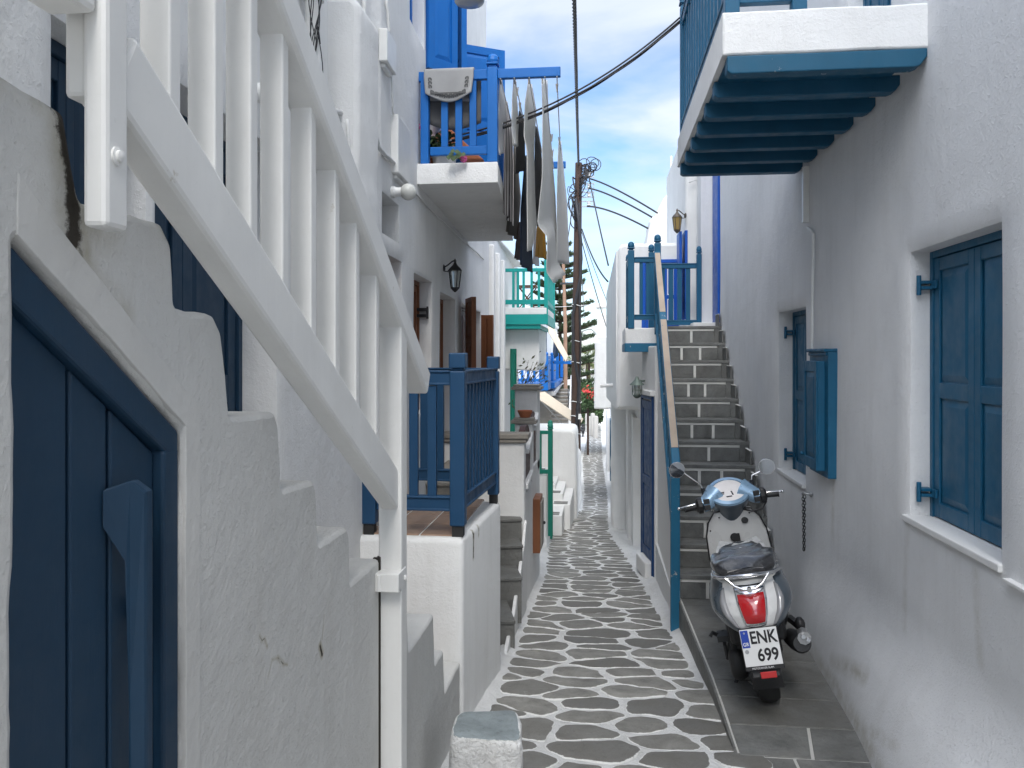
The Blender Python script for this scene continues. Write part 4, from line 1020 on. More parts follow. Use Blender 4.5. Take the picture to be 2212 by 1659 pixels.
def strip(u0,d0,u1,d1,w=.010):
    a=twp(u0,d0);b=twp(u1,d1); mb.beam(a,b,.003,w,up=(0,0,1) if abs(d0-d1)<1e-6 else (1,0,0))
for k in range(nk):
    u=.13+k*.095; U=.085
    for seg in ((0,.02,0,.062),(0,.062,.75,.062),(.75,.062,.75,.034),(.75,.034,.35,.034),(.35,.034,.35,.048)): strip(u+U*seg[0],seg[1],u+U*seg[2],seg[3])
strip(.12,.018,.88,.018)
for k in range(3):
    for uu in (.10,.90):
        z=.085+k*.05; s=1 if uu<.5 else -1
        strip(uu,z,uu,z+.04); strip(uu,z+.04,uu+s*.05,z+.04); strip(uu+s*.05,z+.04,uu+s*.05,z+.015); 
b_=obj('border',mb,M['towel_dark'],to)
mb=MB(); 
def tw2(u,v): 
    p=tw(u*.96+.05,.25+v*.1); return p
# second dark towel behind
def tw3(u,v): x=xa+.02+(xb-xa+.02)*u; return V((x,ty+.05+.01*math.sin(u*8),ZA-.0-v*(.33+.05*math.sin(math.pi*u))))
cloth('towel',tw3,14,8,[M['towel_dark']],'darker grey towel hanging behind the patterned towel on the balcony rail','towel',.01)
# laundry lines
LN=[]
for i,(xn,xf) in enumerate(((1081,1133),(1111,1158),(1143,1178),(1177,1196),(1203,1213))):
    a=PY(xn,171,5.79); a.z=ZA-.036; b=PY(xf,372,8.63); b.z=ZA-.036; m=(a+b)/2-UP*.03
    mb=MB(); mb.tube([a,a.lerp(b,.25)-UP*.022,m,a.lerp(b,.75)-UP*.022,b],.0045,5)
    tag(obj('clothesline',mb,M['cable_white'],smooth=180),'thin white clothesline stretched between the two blue balcony arms','clothesline','clotheslines between the balcony arms'); LN.append((a,b))
def Zp(a): return (1060+a[0]*.2988,126.7+a[1]*.2988)
def poly(P,v):
    P=[Zp(p) for p in P]; L=[0]
    for a,b in zip(P,P[1:]): L.append(L[-1]+math.hypot(b[0]-a[0],b[1]-a[1]))
    d=v*L[-1]
    for i in range(len(P)-1):
        if d<=L[i+1]+1e-9: k=(d-L[i])/max(1e-9,L[i+1]-L[i]); return (P[i][0]+(P[i+1][0]-P[i][0])*k,P[i][1]+(P[i+1][1]-P[i][1])*k)
    return P[-1]
def garment(name,near,far,tn,tf,mat,label,cat,fold=.06,seed=0,nf=2.2):
    def fn(u,v):
        a=poly(near,v);b=poly(far,v); px=a[0]+(b[0]-a[0])*u; py=a[1]+(b[1]-a[1])*u; t=tn+(tf-tn)*u
        w=min(1,v*1.6+.15)
        off=fold*w*math.sin(u*nf*2*math.pi+seed+v*1.3)+.012*noise.noise(V((u*5,v*6,seed)))
        p=PT(px,py,t+off*1.5); p.x+=off*.35*(4*u*(1-u)); return p
    return cloth(name,fn,30,34,[mat],label,cat,.004)
G='laundry'
garment('pillowcase',[(65,150),(58,350),(45,560),(70,700)],[(80,150),(105,300),(110,450),(88,660)],5.9,6.6,M['cloth_white'],'white cloth pegged on the line nearest the balcony','laundry',seed=1)
garment('striped_cloth',[(100,300),(97,700),(90,1110)],[(120,310),(155,520),(165,780),(165,1210)],6.5,7.2,M['striped'],'pale cloth with dark stripes hanging nearest the balcony edge','laundry',seed=2)
garment('cloth',[(165,150),(155,300),(155,500),(175,620)],[(185,160),(190,300),(195,500),(182,640)],5.9,6.4,M['cloth_white'],'narrow white cloth on the second line, above the black shirt','laundry',seed=3)
garment('shirt',[(205,378),(185,620),(180,835)],[(215,380),(243,460),(250,800)],6.5,7.1,M['cloth_black'],'black shirt pegged between white cloths','laundry',seed=4)
garment('cloth',[(165,620),(165,830),(110,1250)],[(185,640),(218,1000),(195,1315)],7.3,8.0,M['taupe'],'taupe cloth hanging low behind the striped cloth','laundry',seed=5)
garment('jeans',[(248,700),(215,1100),(212,1490)],[(268,700),(300,1300),(303,1552)],7.2,7.8,M['denim'],'dark blue jeans hanging low on the line','laundry',seed=6)
garment('trousers',[(205,1180),(172,1440)],[(222,1180),(212,1462)],7.85,8.2,M['maroon'],'dark brown trousers beside the jeans','laundry',seed=7)
garment('tunic',[(272,160),(247,330),(240,560),(265,680),(262,1000),(270,1395)],[(298,190),(328,370),(312,700),(320,1000),(332,1200),(293,1370)],6.0,6.9,M['cloth_white'],'long white garment hanging in the middle of the washing','laundry',seed=8)
garment('dress',[(322,480),(316,800),(316,1150),(335,1200)],[(340,520),(362,640),(376,800),(360,1222)],7.0,7.6,M['cloth_black'],'long black garment right of the middle white one','laundry',seed=9)
garment('cloth',[(335,1000),(335,1210),(322,1430)],[(380,1000),(392,1230),(405,1452)],7.7,8.2,M['mustard'],'mustard yellow cloth below the long black garment','laundry',seed=10)
garment('sheet',[(368,150),(375,400),(372,850),(337,1200),(412,1290),(402,1540),(455,1622)],[(410,155),(418,390),(438,650),(468,1000),(478,1300),(498,1500),(545,1560)],6.0,7.5,M['cloth_white'],'largest white sheet on the washing lines','laundry',seed=11,fold=.04)
garment('towel',[(492,592),(485,750),(478,1000),(478,1470)],[(508,600),(530,830),(552,1050),(568,1490)],7.2,8.3,M['cloth_white'],'white towel hanging on the outermost line, rightmost of the washing','laundry',seed=12)
garment('cloth',[(315,1200),(305,1480)],[(345,1250),(350,1505)],8.2,8.5,plain('grey_cotton',(.5,.5,.52),.95),'small grey cloth hanging far back between jeans and mustard cloth','laundry',seed=13)
for i,(zx,zy,t) in enumerate(((70,150,5.9),(172,148,5.9),(190,235,6.2),(210,345,6.5),(275,150,6.0),(372,145,6.0),(478,210,6.2),(495,592,7.2),(445,680,7.6),(440,570,7.2))):
    px,py=Zp((zx,zy)); p=PT(px,py,t); mb=MB(); mb.beam(p+V((-.006,0,.03)),p+V((.003,0,-.035)),.008,.010); mb.beam(p+V((.009,0,.03)),p+V((.001,.0,-.035)),.008,.010,up=(0,1,0))
    tag(obj('clothes_peg',mb,M['capstone'],loc=p),'small wooden clothes peg clipped on the washing lines','clothes peg','clothes pegs on the washing lines')
# geraniums
def plantpot(name,p,label,pot_h,pot_r,mat,n=60,spread=.16,h=.28,flowers=0,leafmat=None,fm=None,trail=0):
    g=thing(name,label,'plant',p); mb=MB(); mb.lathe([(pot_r*.75,0),(pot_r*.95,pot_h*.85),(pot_r*1.05,pot_h*.86),(pot_r*1.05,pot_h),(pot_r*.9,pot_h),(pot_r*.85,pot_h*.9)],p,14); obj('pot',mb,mat,g,smooth=40)
    mb=MB(); fl=MB()
    for i in range(n):
        a=rnd.uniform(0,6.28); r=spread*math.sqrt(rnd.random()); z=pot_h+h*rnd.random()*(1-.4*r/spread)
        c=p+V((r*math.cos(a),r*math.sin(a),z)); nrm=V((rnd.gauss(0,.7),rnd.gauss(0,.7),1)).normalized(); s=rnd.uniform(.018,.034)
        u=nrm.orthogonal().normalized(); w=nrm.cross(u); k=7
        mb.add([c]+[c+(u*math.cos(2*math.pi*j/k)+w*math.sin(2*math.pi*j/k))*s*(1+.15*math.sin(j*3))-nrm*s*.25 for j in range(k)],[(0,j+1,(j+1)%k+1) for j in range(k)])
    for i in range(8):
        a=rnd.uniform(0,6.28); mb.tube([p+UP*pot_h*.9,p+V((math.cos(a)*spread*.5,math.sin(a)*spread*.5,pot_h+h*.5))],.004,4)
    obj('foliage',mb,leafmat or M['leaf'],g)
    return g
def flowerhead(c,r,mat,par):
    mb=MB()
    for i in range(26):
        d=V((rnd.gauss(0,1),rnd.gauss(0,1),rnd.gauss(0,1))).normalized(); q=c+d*r*rnd.uniform(.6,1); u=d.orthogonal().normalized()*r*.35; w=d.cross(u)
        mb.add([q+u,q+w,q-u,q-w],[(0,1,2,3)])
    return obj('flower',mb,mat,par)
p=PY(922,326,6.05); p.z=3.012; g=plantpot('geranium',p,'leafy geranium with dull pink blooms in a terracotta pot at the left end of the blue balcony','',.0,M['terracotta']) if False else plantpot('geranium',p,'leafy geranium in a terracotta pot at the left end of the blue balcony',.14,.09,M['terracotta'],80,.15,.22)
flowerhead(PT(905,275,5.95),.03,M['pink'],g)
p=PY(960,340,6.0); p.z=3.012; g=plantpot('geranium',p,'geranium with bright pink flowers in a white pot behind the middle of the balcony rail',.11,.10,M['pvc'],70,.15,.2); flowerhead(PT(967,241,6.0),.035,M['pink'],g)
mb=MB(); mb.tube([p+UP*.2,PT(968,300,6.0),PT(967,246,6.0)],.004,5); obj('stem',mb,M['leaf'],g)
flowerhead(PT(1001,344,5.8),.033,M['pink'],g); mb=MB(); mb.tube([p+UP*.12,PT(975,335,5.78),PT(998,346,5.78)],.004,5)
for i in range(16):
    c=PT(970+i*1.8+rnd.uniform(-6,6),334+rnd.uniform(-9,10),5.76); s=.02; mb.add([c+V((-s,0,0)),c+V((0,.01,s)),c+V((s,0,0)),c+V((0,-.01,-s))],[(0,1,2,3)])
obj('trailing_stem',mb,M['leaf'],g)
mb=MB(); a=PY(955,285,6.3);b=PY(1035,338,6.3); mb.prism([PY(935,300,6.4),PY(962,268,6.4),PY(1045,345,6.4),PY(1000,345,6.4)],(0,.25,0)); tag(obj('planter_box',mb,M['terracotta'],bevel=.01),'tilted terracotta roof tile planter leaning behind the geraniums on the balcony','planter')
# ================================================================ MID DISTANCE, LEFT
# slate steps beside the terrace
ss=thing('steps','three dark slate steps rising between the terrace and the low coped wall','steps',(-.9,6.9,-.5))
dS=V((math.cos(R(14)),math.sin(R(14)),0)); nS=V((dS.y,-dS.x,0))
for z0,z1,t0,px in ((-.62,-.42,6.15,1112),(-.42,-.235,6.68,1127),(-.235,-.062,7.08,1129),(-.062,.115,7.36,1127)):
    e=PT(px,1200,t0); e.z=0
    mb=MB(); L=.75; c=e-dS*L/2-nS*.5
    mb.obox(c+UP*((z0+z1)/2-.012-.1),dS*L/2,nS*.5,UP*((z1-z0)/2+.1-.012)); mb.obox(c+nS*.012+UP*(z1-.012),dS*(L/2+.004),nS*.5,UP*.0125)
    mb.att={'edge':[0]*len(mb.v),'tone':[.3]*len(mb.v)}
    obj('step',mb,M['slate_step'],ss,bevel=.004)
mb=MB(); mb.prism([V((-.725,a,b)) for a,b in ((5.7,-1.3),(7.46,-1.3),(7.46,.08),(7.25,-.10),(6.9,-.27),(6.45,-.46),(5.7,-.62))],(.03,0,0)); obj('stringer',mb,M['wall'],ss,bevel=.01)
pw=thing('parapet','white parapet with grey stone coping and brown arched panels behind the terrace railing','parapet',(-.8,8.3,-.8))
mb=MB(); soft(mb,[(-1.5,-.95),(-.715,-.95),(-.715,.80),(-1.5,.80)],(0,7.42,0),(1,0,0),(0,0,1),.16,bev=.012,jit=.004); obj('wall',mb,M['wall'],pw,smooth=50)
mb=MB(); mb.box((-1.5,7.385,.80),(-.69,7.60,.835)); mb.box((-1.5,7.37,.835),(-.67,7.61,.885)); obj('coping',mb,M['capstone'],pw,bevel=.01)
mb=MB(); soft(mb,[(7.44,-1.2),(9.35,-1.2),(9.35,.42),(8.42,.44),(8.42,.30),(7.44,.30)],(-.72,0,0),(0,1,0),(0,0,1),.14,bev=.012,jit=.005); obj('base_wall',mb,M['wall'],pw,smooth=50)
def pillar(y0,y1,z0,z1,cap,x0=-.90,x1=-.715):
    mb=MB(); mb.box((x0,y0,z0),(x1,y1,z1)); obj('pillar',mb,M['wall'],pw,bevel=.012)
    if cap: mb=MB(); mb.box((x0-.04,y0-.04,z1),(x1+.04,y1+.04,z1+.035)); mb.box((x0-.015,y0-.015,z1+.035),(x1+.015,y1+.015,z1+.06)); obj('capstone',mb,M['capstone'],pw,bevel=.006)
pillar(8.32,8.46,.3,.90,True); pillar(9.05,9.4,.3,1.22,True,-.98,-.72)
def archp(y0,y1,z0,z1):
    n=10; ym=(y0+y1)/2;r=(y1-y0)/2; P=[(y0,z0),(y1,z0),(y1,z1-r*.5)]+[(ym+r*math.cos(a*math.pi/n),z1-r*.5+r*.5*math.sin(a*math.pi/n)) for a in range(1,n)]+[(y0,z1-r*.5)]
    mb=MB(); mb.prism([V((-.80,a,b)) for a,b in P],(.06,0,0)); obj('panel',mb,M['wood_dark'],pw,bevel=.006)
archp(7.62,8.30,.28,.92); archp(8.48,9.03,.40,1.0)
mb=MB(); mb.beam((-.715,7.6,.70),(-.735,8.31,.80),.06,.05); mb.beam((-.715,8.47,.84),(-.735,9.04,.95),.06,.05); mb.beam((-.72,7.6,.36),(-.73,8.31,.40),.05,.05); obj('handrail',mb,M['wall'],pw,bevel=.008)
p=PT(1137,911,8.35); p.z=.96; p=V((-.80,8.39,.961)); mb=MB(); mb.lathe([(.05,0),(.075,.055),(.078,.06),(.078,.075),(.066,.075),(.06,.06)],p,14); tag(obj('flower_pot',mb,M['terracotta'],smooth=40,loc=p),'small terracotta flower pot standing on the grey cap of the middle pillar','flower pot')
hb=thing('wall_hatch','narrow brown wooden hatch box on the white wall below the arched panels','hatch',(-.66,8.5,-.2))
mb=MB(); mb.box((-.73,8.42,-.47),(-.645,8.80,.10)); obj('box',mb,M['wood'],hb,bevel=.006)
mb=MB(); mb.box((-.6445,8.45,-.43),(-.63,8.77,.06)); obj('door',mb,M['capstone'],hb,bevel=.004); mb=MB(); mb.ball((-.622,8.7,-.2),.018,8,6); obj('knob',mb,M['black'],hb,smooth=180)
# side wing of the left house
h2_=thing('house','lower white house with a teal green balcony above a white box bay','house',(-2,13,-1.3))
mb=MB(); wallgrid(mb,lambda s:(fx(s)+.02,s),lambda s:(FN.x,FN.y),10.78,16.5,-2,3.45,[],step=.3)
mb.box((-6,10.78,-2),(-1.9,16.5,3.44)); mb.box((-6,10.8,3.44),(-1.62,16.5,3.5)); mb.box((-6,16.5,-2),(-1.72,16.55,3.44))
for y in (11.35,12.3,13.2): mb.box((fx(y)-.1,y,-1.6),(fx(y)+.085,y+.16,3.2))
obj('wall',mb,M['wall'],h2_,bevel=.02,smooth=50)
mb=MB(); soft(mb,[(-1.75,-1.7),(-1.47,-1.7),(-1.47,.35),(-1.54,.46),(-1.75,.46)],(0,10.9,0),(1,0,0),(0,0,1),1.2,bev=.03,jit=.01,rad=.05); obj('buttress',mb,M['wall'],h2_,smooth=60)
t0=14.0; X0=PT(1184,690,t0).x; Y0=PT(1150,690,t0).y
zz_=lambda y,t=t0: CZ+(HY-y)/F*t
mb=MB(); mb.box((-1.72,Y0,zz_(679)),(X0-.02,Y0+2.2,zz_(664.5))); bb=obj('balcony',mb,M['wall'],h2_,bevel=.01)
mb=MB(); mb.box((-1.72,Y0-.01,zz_(701)),(X0+.0,Y0+.05,zz_(679)-.001)); mb.box((X0-.05,Y0+.05,zz_(701)),(X0,Y0+2.2,zz_(679)-.001)); mb.box((-1.72,Y0+.02,zz_(710)),(X0-.13,Y0+2.1,zz_(701)-.001)); obj('fascia',mb,M['teal'],bb,bevel=.006)
for x,y in ((X0-.035,Y0+.035),(X0-.035,Y0+2.1)):
    mb=MB(); mb.box((x-.033,y-.033,zz_(679)+.0),(x+.033,y+.033,zz_(562))); finial(mb,(x,y),.07,zz_(562)); obj('post',mb,M['teal'],bb,bevel=.004)
for y0,y1 in ((579,586.5),(647,657)):
    mb=MB(); mb.box((-1.72,Y0+.015,zz_(y1)),(X0-.069,Y0+.055,zz_(y0))); obj('rail',mb,M['teal'],bb,bevel=.004)
    mb=MB(); mb.box((X0-.055,Y0+.07,zz_(y1)),(X0-.015,Y0+2.06,zz_(y0))); obj('rail',mb,M['teal'],bb,bevel=.004)
for px in (1108,1118,1130.5,1148,1164):
    x=PT(px,600,t0).x; mb=MB(); mb.box((x-.022,Y0+.02,zz_(664)),(x+.022,Y0+.05,zz_(580))); obj('baluster',mb,M['teal'],bb,bevel=.003)
for k in range(10):
    y=Y0+.25+k*.18; mb=MB(); mb.box((X0-.05,y,zz_(664)),(X0-.02,y+.05,zz_(580))); obj('baluster',mb,M['teal'],bb,bevel=.003)
ft=thing('folding_table','small wooden folding table standing on the teal balcony','table',(-1.3,Y0+.5,zz_(664)))
a=PT(1118,615,14.5);b=PT(1160,618,14.5); zt2=a.z-.02; zb2=zz_(664)
mb=MB(); mb.box((a.x,a.y-.15,zt2-.03),(b.x,a.y+.25,zt2)); obj('tabletop',mb,M['wood'],ft,bevel=.004)
for y in (a.y-.1,a.y+.2):
    mb=MB(); mb.beam((a.x+.03,y,zt2-.03),(b.x-.03,y,zb2),.02,.025,up=(0,1,0)); obj('leg',mb,M['wood'],ft)
    mb=MB(); mb.beam((b.x-.03,y+.021,zt2-.03),(a.x+.03,y+.021,zb2),.02,.025,up=(0,1,0)); obj('leg',mb,M['wood'],ft)
xb=PT(1166,740,14.4).x
mb=MB(); soft(mb,[(-1.75,zz_(798,14.4)),(xb-.05,zz_(801,14.4)),(xb,zz_(780,14.4)),(xb,zz_(711,14.4)),(-1.75,zz_(711,14.4))],(0,Y0+.3,0),(1,0,0),(0,0,1),1.8,bev=.02,jit=.005,rad=.02); obj('bay',mb,M['wall'],h2_,smooth=50)
mb=MB(); leaf(mb,PT(1106,900,14.2)*1+V((0,0,-.55)),(.6,.8,0),(.8,-.6,0),.12,1.75,st=.02); obj('shutter',mb,M['green'],h2_,bevel=.003)
# dry climber
vine=thing('climbing_plant','sparse leafy climber growing beside the tall grey capped pillar','plant',(-1.0,9.6,.2))
mb=MB(); lf=MB()
base=PT(1120,960,9.9)
for i in range(9):
    q=PT(1116+rnd.uniform(0,10),880,9.9+rnd.uniform(-.1,.1)); e=PT(1120+rnd.uniform(-4,70),790+rnd.uniform(-15,40),10+rnd.uniform(-.2,.3)); pts=[base,q,q.lerp(e,.5)+V((0,0,.05)),e]; mb.tube(pts,[.008,.006,.004,.002],5)
    for j in range(22):
        k=rnd.random(); c=q.lerp(e,k)+V((rnd.gauss(0,.05),rnd.gauss(0,.05),rnd.gauss(0,.05))); s=rnd.uniform(.012,.026); nrm=V((rnd.gauss(0,1),rnd.gauss(0,1),rnd.gauss(0,1))).normalized(); u=nrm.orthogonal().normalized(); w=nrm.cross(u); lf.add([c-u*s*1.5,c+w*s*.6,c+u*s*1.5,c-w*s*.6],[(0,1,2,3)])
obj('stem',mb,M['wood_dark'],vine,smooth=180); obj('foliage',lf,M['leaf_olive'],vine)
# dark green railing and low wall
gr=thing('garden_railing','dark green wooden railing with two ball topped posts beside the white steps','railing',(-.8,11.5,-1))
def GP(px,py,t=11.6): return PT(px,py,t)
a=GP(1189,1093);x=a.x;y=a.y
mb=MB(); mb.box((x-.035,y-.035,GP(1189,1120).z-.25),(x+.035,y+.035,GP(1189,930).z)); finial(mb,(x,y),.075,GP(1189,930).z); obj('post',mb,M['green'],gr,bevel=.005)
x2,y2_=x-.05,y+.75; mb=MB(); mb.box((x2-.035,y2_-.035,-1.2),(x2+.035,y2_+.035,GP(1189,922,12.4).z)); finial(mb,(x2,y2_),.075,GP(1189,922,12.4).z); obj('post',mb,M['green'],gr,bevel=.005)
xl=GP(1163,934).x
for z,h in ((GP(1175,934).z,.05),(GP(1175,1019).z,.06)):
    mb=MB(); mb.box((xl-.2,y-.02,z-h/2),(x-.036,y+.02,z+h/2)); obj('rail',mb,M['green'],gr,bevel=.004)
    mb=MB(); mb.beam((x,y+.036,z),(x2,y2_-.036,z),.04,h); obj('rail',mb,M['green'],gr,bevel=.004)
for px in (1167,1156):
    xx=GP(px,970).x; mb=MB(); mb.box((xx-.02,y-.015,GP(1175,1018).z),(xx+.02,y+.015,GP(1175,936).z)); obj('baluster',mb,M['green'],gr,bevel=.003)
lw=thing('low_wall','low white wall with slate inlays under the dark green railing','wall',(-.9,11.8,-1))
mb=MB(); soft(mb,[(xl-.5,-1.5),(x-.05,-1.5),(x-.05,GP(1175,1027).z),(xl-.5,GP(1175,1027).z)],(0,y-.0,0),(1,0,0),(0,0,1),.8,bev=.015,jit=.006); obj('wall',mb,M['wall'],lw,smooth=50)
mb=MB(); z=GP(1175,1027).z
for k in range(3): mb.box((xl-.12,y+.1+k*.22,z-.005),(x-.12,y+.26+k*.22,z+.004))
mb.att={'edge':[0]*len(mb.v),'tone':[.3]*len(mb.v)}; obj('slate_inlay',mb,M['slate_step'],lw)
# white block and its slate topped steps
wb=thing('stair_block','rounded white block wall with slate inlaid steps at the left lane edge','wall',(-.7,16,-1.6))
a=PT(1195,1000,16.0);b=PT(1246,1000,16.0); zt3=PT(1200,929,16).z
mb=MB(); soft(mb,[(a.x-.6,-2.2),(b.x,-2.2),(b.x+.0,zt3-.65),(b.x-.03,zt3),(a.x-.6,zt3)],(0,a.y,0),(1,0,0),(0,0,1),1.6,bev=.04,jit=.01,rad=[.02,.02,.05,.12,.05]); 
obj('wall',mb,M['wall'],wb,smooth=60)
mb=MB(); c=PT(1253.5,975,17.3); soft(mb,[(-1,-2.6),(c.x,-2.6),(c.x,c.z-.1),(c.x-.04,c.z),(-1,c.z-.02)],(0,17.55,0),(1,0,0),(0,0,1),.8,bev=.03,jit=.01,rad=.04); obj('lower_wall',mb,M['wall'],wb,smooth=60)
for i,(px0,px1,py,t) in enumerate(((1186,1200,1046,14.9),(1186,1216,1064,14.5),(1186,1232,1086,14.1),(1186,1214,1108,13.2))):
    A=PT(px0,py,t);Bq=PT(px1,py,t)
    mb=MB(); mb.box((A.x-.3,A.y,-2.0),(Bq.x,15.95-.01*i,A.z-.013*i)); obj('step',mb,M['wall'],wb,bevel=.012)
    mb=MB()
    for k in range(2): mb.box((Bq.x-.30,A.y+.04+k*.14,A.z-.013*i-.004),(Bq.x-.05,A.y+.15+k*.14,A.z-.013*i+.004))
    mb.att={'edge':[0]*len(mb.v),'tone':[.4]*len(mb.v)}; obj('slate_inlay',mb,M['slate_step'],wb,bevel=.01)
# ================================================================ BLUE BALCONY HOUSE
h3_=thing('house','far white house with a blue balcony, beige awnings and grey outdoor stairs','house',(-2.5,24,-2))
tb=21.0; XB=PT(1184,830,tb).x; YB=PT(1150,830,tb).y
zq=lambda y,t=tb: CZ+(HY-y)/F*t
mb=MB(); mb.box((-7,YB+1.3,-4),(XB-.25,YB+9,zq(690,22))); mb.box((-7.1,YB+1.2,zq(690,22)),(XB-.2,YB+9.1,zq(690,22)+.12)); obj('wall',mb,M['wall'],h3_,bevel=.04)
for px0,px1,y0,y1,mat in ((1166,1172,715,765,M['navy']),(1176,1181,715,768,M['navy'])):
    A=PT(px0,y0,22.2);Bq=PT(px1,y1,22.2); mb=MB(); mb.box((A.x,YB+1.27,Bq.z),(Bq.x,YB+1.295,A.z)); obj('door',mb,mat,h3_,bevel=.005)
mb=MB(); mb.box((-4,YB,zq(843.5)),(XB,YB+1.3,zq(827))); mb.box((XB-.9,YB+1.31,zq(843.5)),(XB+.1,YB+6,zq(830))); fl=obj('balcony',mb,M['bright'],h3_,bevel=.01)
mb=MB(); mb.prism([V((XB-.9,YB+1.4,zq(860))),V((XB+.1,YB+1.4,zq(860))),V((XB+.1,YB+6,zq(846))),V((XB-.9,YB+6,zq(846)))],(0,0,.12)); obj('slab',mb,M['wall'],h3_)
for x,y in ((XB-.04,YB+.04),(XB-1.0,YB+.04),(XB-.0,YB+1.7),(XB+.06,YB+3.4),(XB+.08,YB+5.6)):
    mb=MB(); mb.box((x-.045,y-.045,zq(827)),(x+.045,y+.045,zq(768))); mb.ball((x,y,zq(768)+.04),.05,8,6); obj('post',mb,M['bright'],fl)
mb=MB(); mb.box((-4,YB+.02,zq(776)),(XB-.09,YB+.07,zq(768))); obj('rail',mb,M['bright'],fl); mb=MB(); mb.box((-4,YB+.02,zq(824)),(XB-.09,YB+.07,zq(818))); obj('rail',mb,M['bright'],fl)
mb=MB(); mb.box((XB-.07,YB+.1,zq(777)),(XB-.02,YB+5.6,zq(769))); obj('rail',mb,M['bright'],fl); mb=MB(); mb.box((XB-.07,YB+.1,zq(825)),(XB-.02,YB+5.6,zq(778))); obj('panel',mb,M['bright'],fl)
for k in range(13):
    x=XB-.2-k*.16; mb=MB(); mb.box((x-.035,YB+.03,zq(826)),(x+.035,YB+.06,zq(770))); obj('baluster',mb,M['bright'],fl)
A=PT(1246,783,tb+1); mb=MB(); mb.box((XB+.01,YB+.9,A.z-.04),(A.x,YB+.96,A.z+.04)); obj('rail',mb,M['bright'],fl)
# outdoor stairs of that house
oy=22.2
for k in range(12):
    t=22.0+k*.36; y_=930-k*8.1; A=PT(1184,y_,t);Bq=PT(1227,y_,t)
    mb=MB(); mb.box((A.x,A.y,A.z-.6),(Bq.x,A.y+.9,A.z-.05)); mb.mi=1; mb.box((A.x,A.y-.03,A.z-.05),(Bq.x,A.y+.5,A.z)); obj('step',mb,[M['wall'],M['capstone']],h3_)
A=PT(1229,835,23);Bq=PT(1229,960,22); mb=MB(); mb.prism([V((A.x-.03,22.2,-3)),V((A.x-.03,27,-3)),V((A.x-.03,27,PT(1229,808,26.5).z)),V((A.x-.03,25,PT(1229,808,26.5).z)),V((A.x-.03,22.2,-.9))],(.12,0,0)); obj('stair_wall',mb,M['wall'],h3_,bevel=.02)
def awning(pix,label):
    P=[PT(*q_) for q_ in pix]; n=len(P); mb=MB(); mb.add(P+[p-UP*.02 for p in P],[list(range(n)),[n+i for i in range(n)][::-1]]+[(i,n+i,n+(i+1)%n,(i+1)%n) for i in range(n)]); c=sum(P,V((0,0,0)))/n
    return tag(obj('awning',mb,M['canvas'],loc=c),label,'awning')
aw1=awning([(1164,862,19.6),(1164,848,20.4),(1177,846,20.6),(1260,904,18.4),(1256,911,18.2),(1236,910,18.0)],'lower beige canvas awning sloping down towards the utility pole')
mb=MB(); mb.tube([PT(1166,862,19.6),PT(1238,940,18.6)],.02,6); 
obj('awning_arm',mb,M['steel'],aw1)
awning([(1182,712,21.5),(1188,695,22.2),(1200,716,21.5),(1227,768,20.6),(1222,780,20.4),(1203,749,20.9)],'upper beige canvas awning with hanging flap above the blue balcony')
mb=MB(); mb.prism([PT(1197,722,21.6),PT(1203,737,21.4),PT(1206,768,21.4),PT(1197,775,21.5),PT(1194,760,21.6)],(0,.08,0)); tag(obj('jacket',mb,M['navy'],bevel=.02),'dark navy garment hanging under the upper beige awning','jacket')
mb=MB()
A=PT(1170,858,21.3); mb.box((A.x-.5,YB+1.25,zq(925,22)),(PT(1186,900,21.3).x,YB+1.298,zq(862,22)))
for k in range(9): mb.box((A.x+.1,YB+1.2,zq(920-k*6,22)),(PT(1184,900,21.3).x,YB+1.25,zq(918-k*6,22)))
obj('louvre_window',mb,M['capstone'],h3_)
# ================================================================ RIGHT, BEYOND THE STAIRS
tr2=11.5
h4_=thing('house','white cubic house beyond the stair landing with an overhanging upper storey','house',(.8,12.5,-1.3))
A=PT(1331,885,tr2); zlo=A.z; zhi=PT(1331,526,tr2).z; Yr=A.y
mb=MB(); soft(mb,[(A.x,zlo),(2.6,zlo),(2.6,zhi),(A.x+.03,zhi)],(0,Yr,0),(1,0,0),(0,0,1),3.6,bev=.05,jit=.01,step=.08,rad=[.05,.05,.05,.10]); 
# left flank, slightly inclined
fl_=[V((A.x-.0,Yr+.05,zlo)),V((A.x-.12,Yr+3.6,zlo)),V((A.x-.12,Yr+3.6,zhi-.45)),V((A.x,Yr+.05,zhi-.1))]
mb.prism(fl_,(.3,0,0))
obj('upper_storey',mb,M['wall'],h4_,smooth=60)
a=PT(1322,1128,14.2);b=PT(1356,1133,14.0)
mb=MB(); soft(mb,[(a.x,-2.2),(b.x,-2.2),(b.x,zlo+.3),(a.x,zlo+.3)],(0,a.y,0),(1,0,0),(0,0,1),2.2,bev=.05,jit=.012,step=.08,rad=.06); mb.box((b.x-.03,13.0,-2.2),(1.2,16.2,zlo+.28)); mb.box((b.x+.08,11.7,zlo-.15),(1.6,13.0,zlo-.003))
mb.box((b.x+.02,12.2,-2.2),(1.6,12.99,zlo-.16))
obj('ground_storey',mb,M['wall'],h4_,smooth=60)
d0_=PY(1386,706,Yr);d1_=PY(1474,560,Yr)
mb=MB(); w=.05; mb.box((d0_.x,Yr-.03,d0_.z-.05),(d0_.x+w,Yr+.02,d1_.z)); mb.box((d1_.x-w,Yr-.03,d0_.z-.05),(d1_.x,Yr+.02,d1_.z)); mb.box((d0_.x+w,Yr-.029,d1_.z-w),(d1_.x-w,Yr+.02,d1_.z)); dd_=obj('door',mb,M['cobalt'],h4_,bevel=.004)
lw_=(d1_.x-d0_.x-2*w)/2
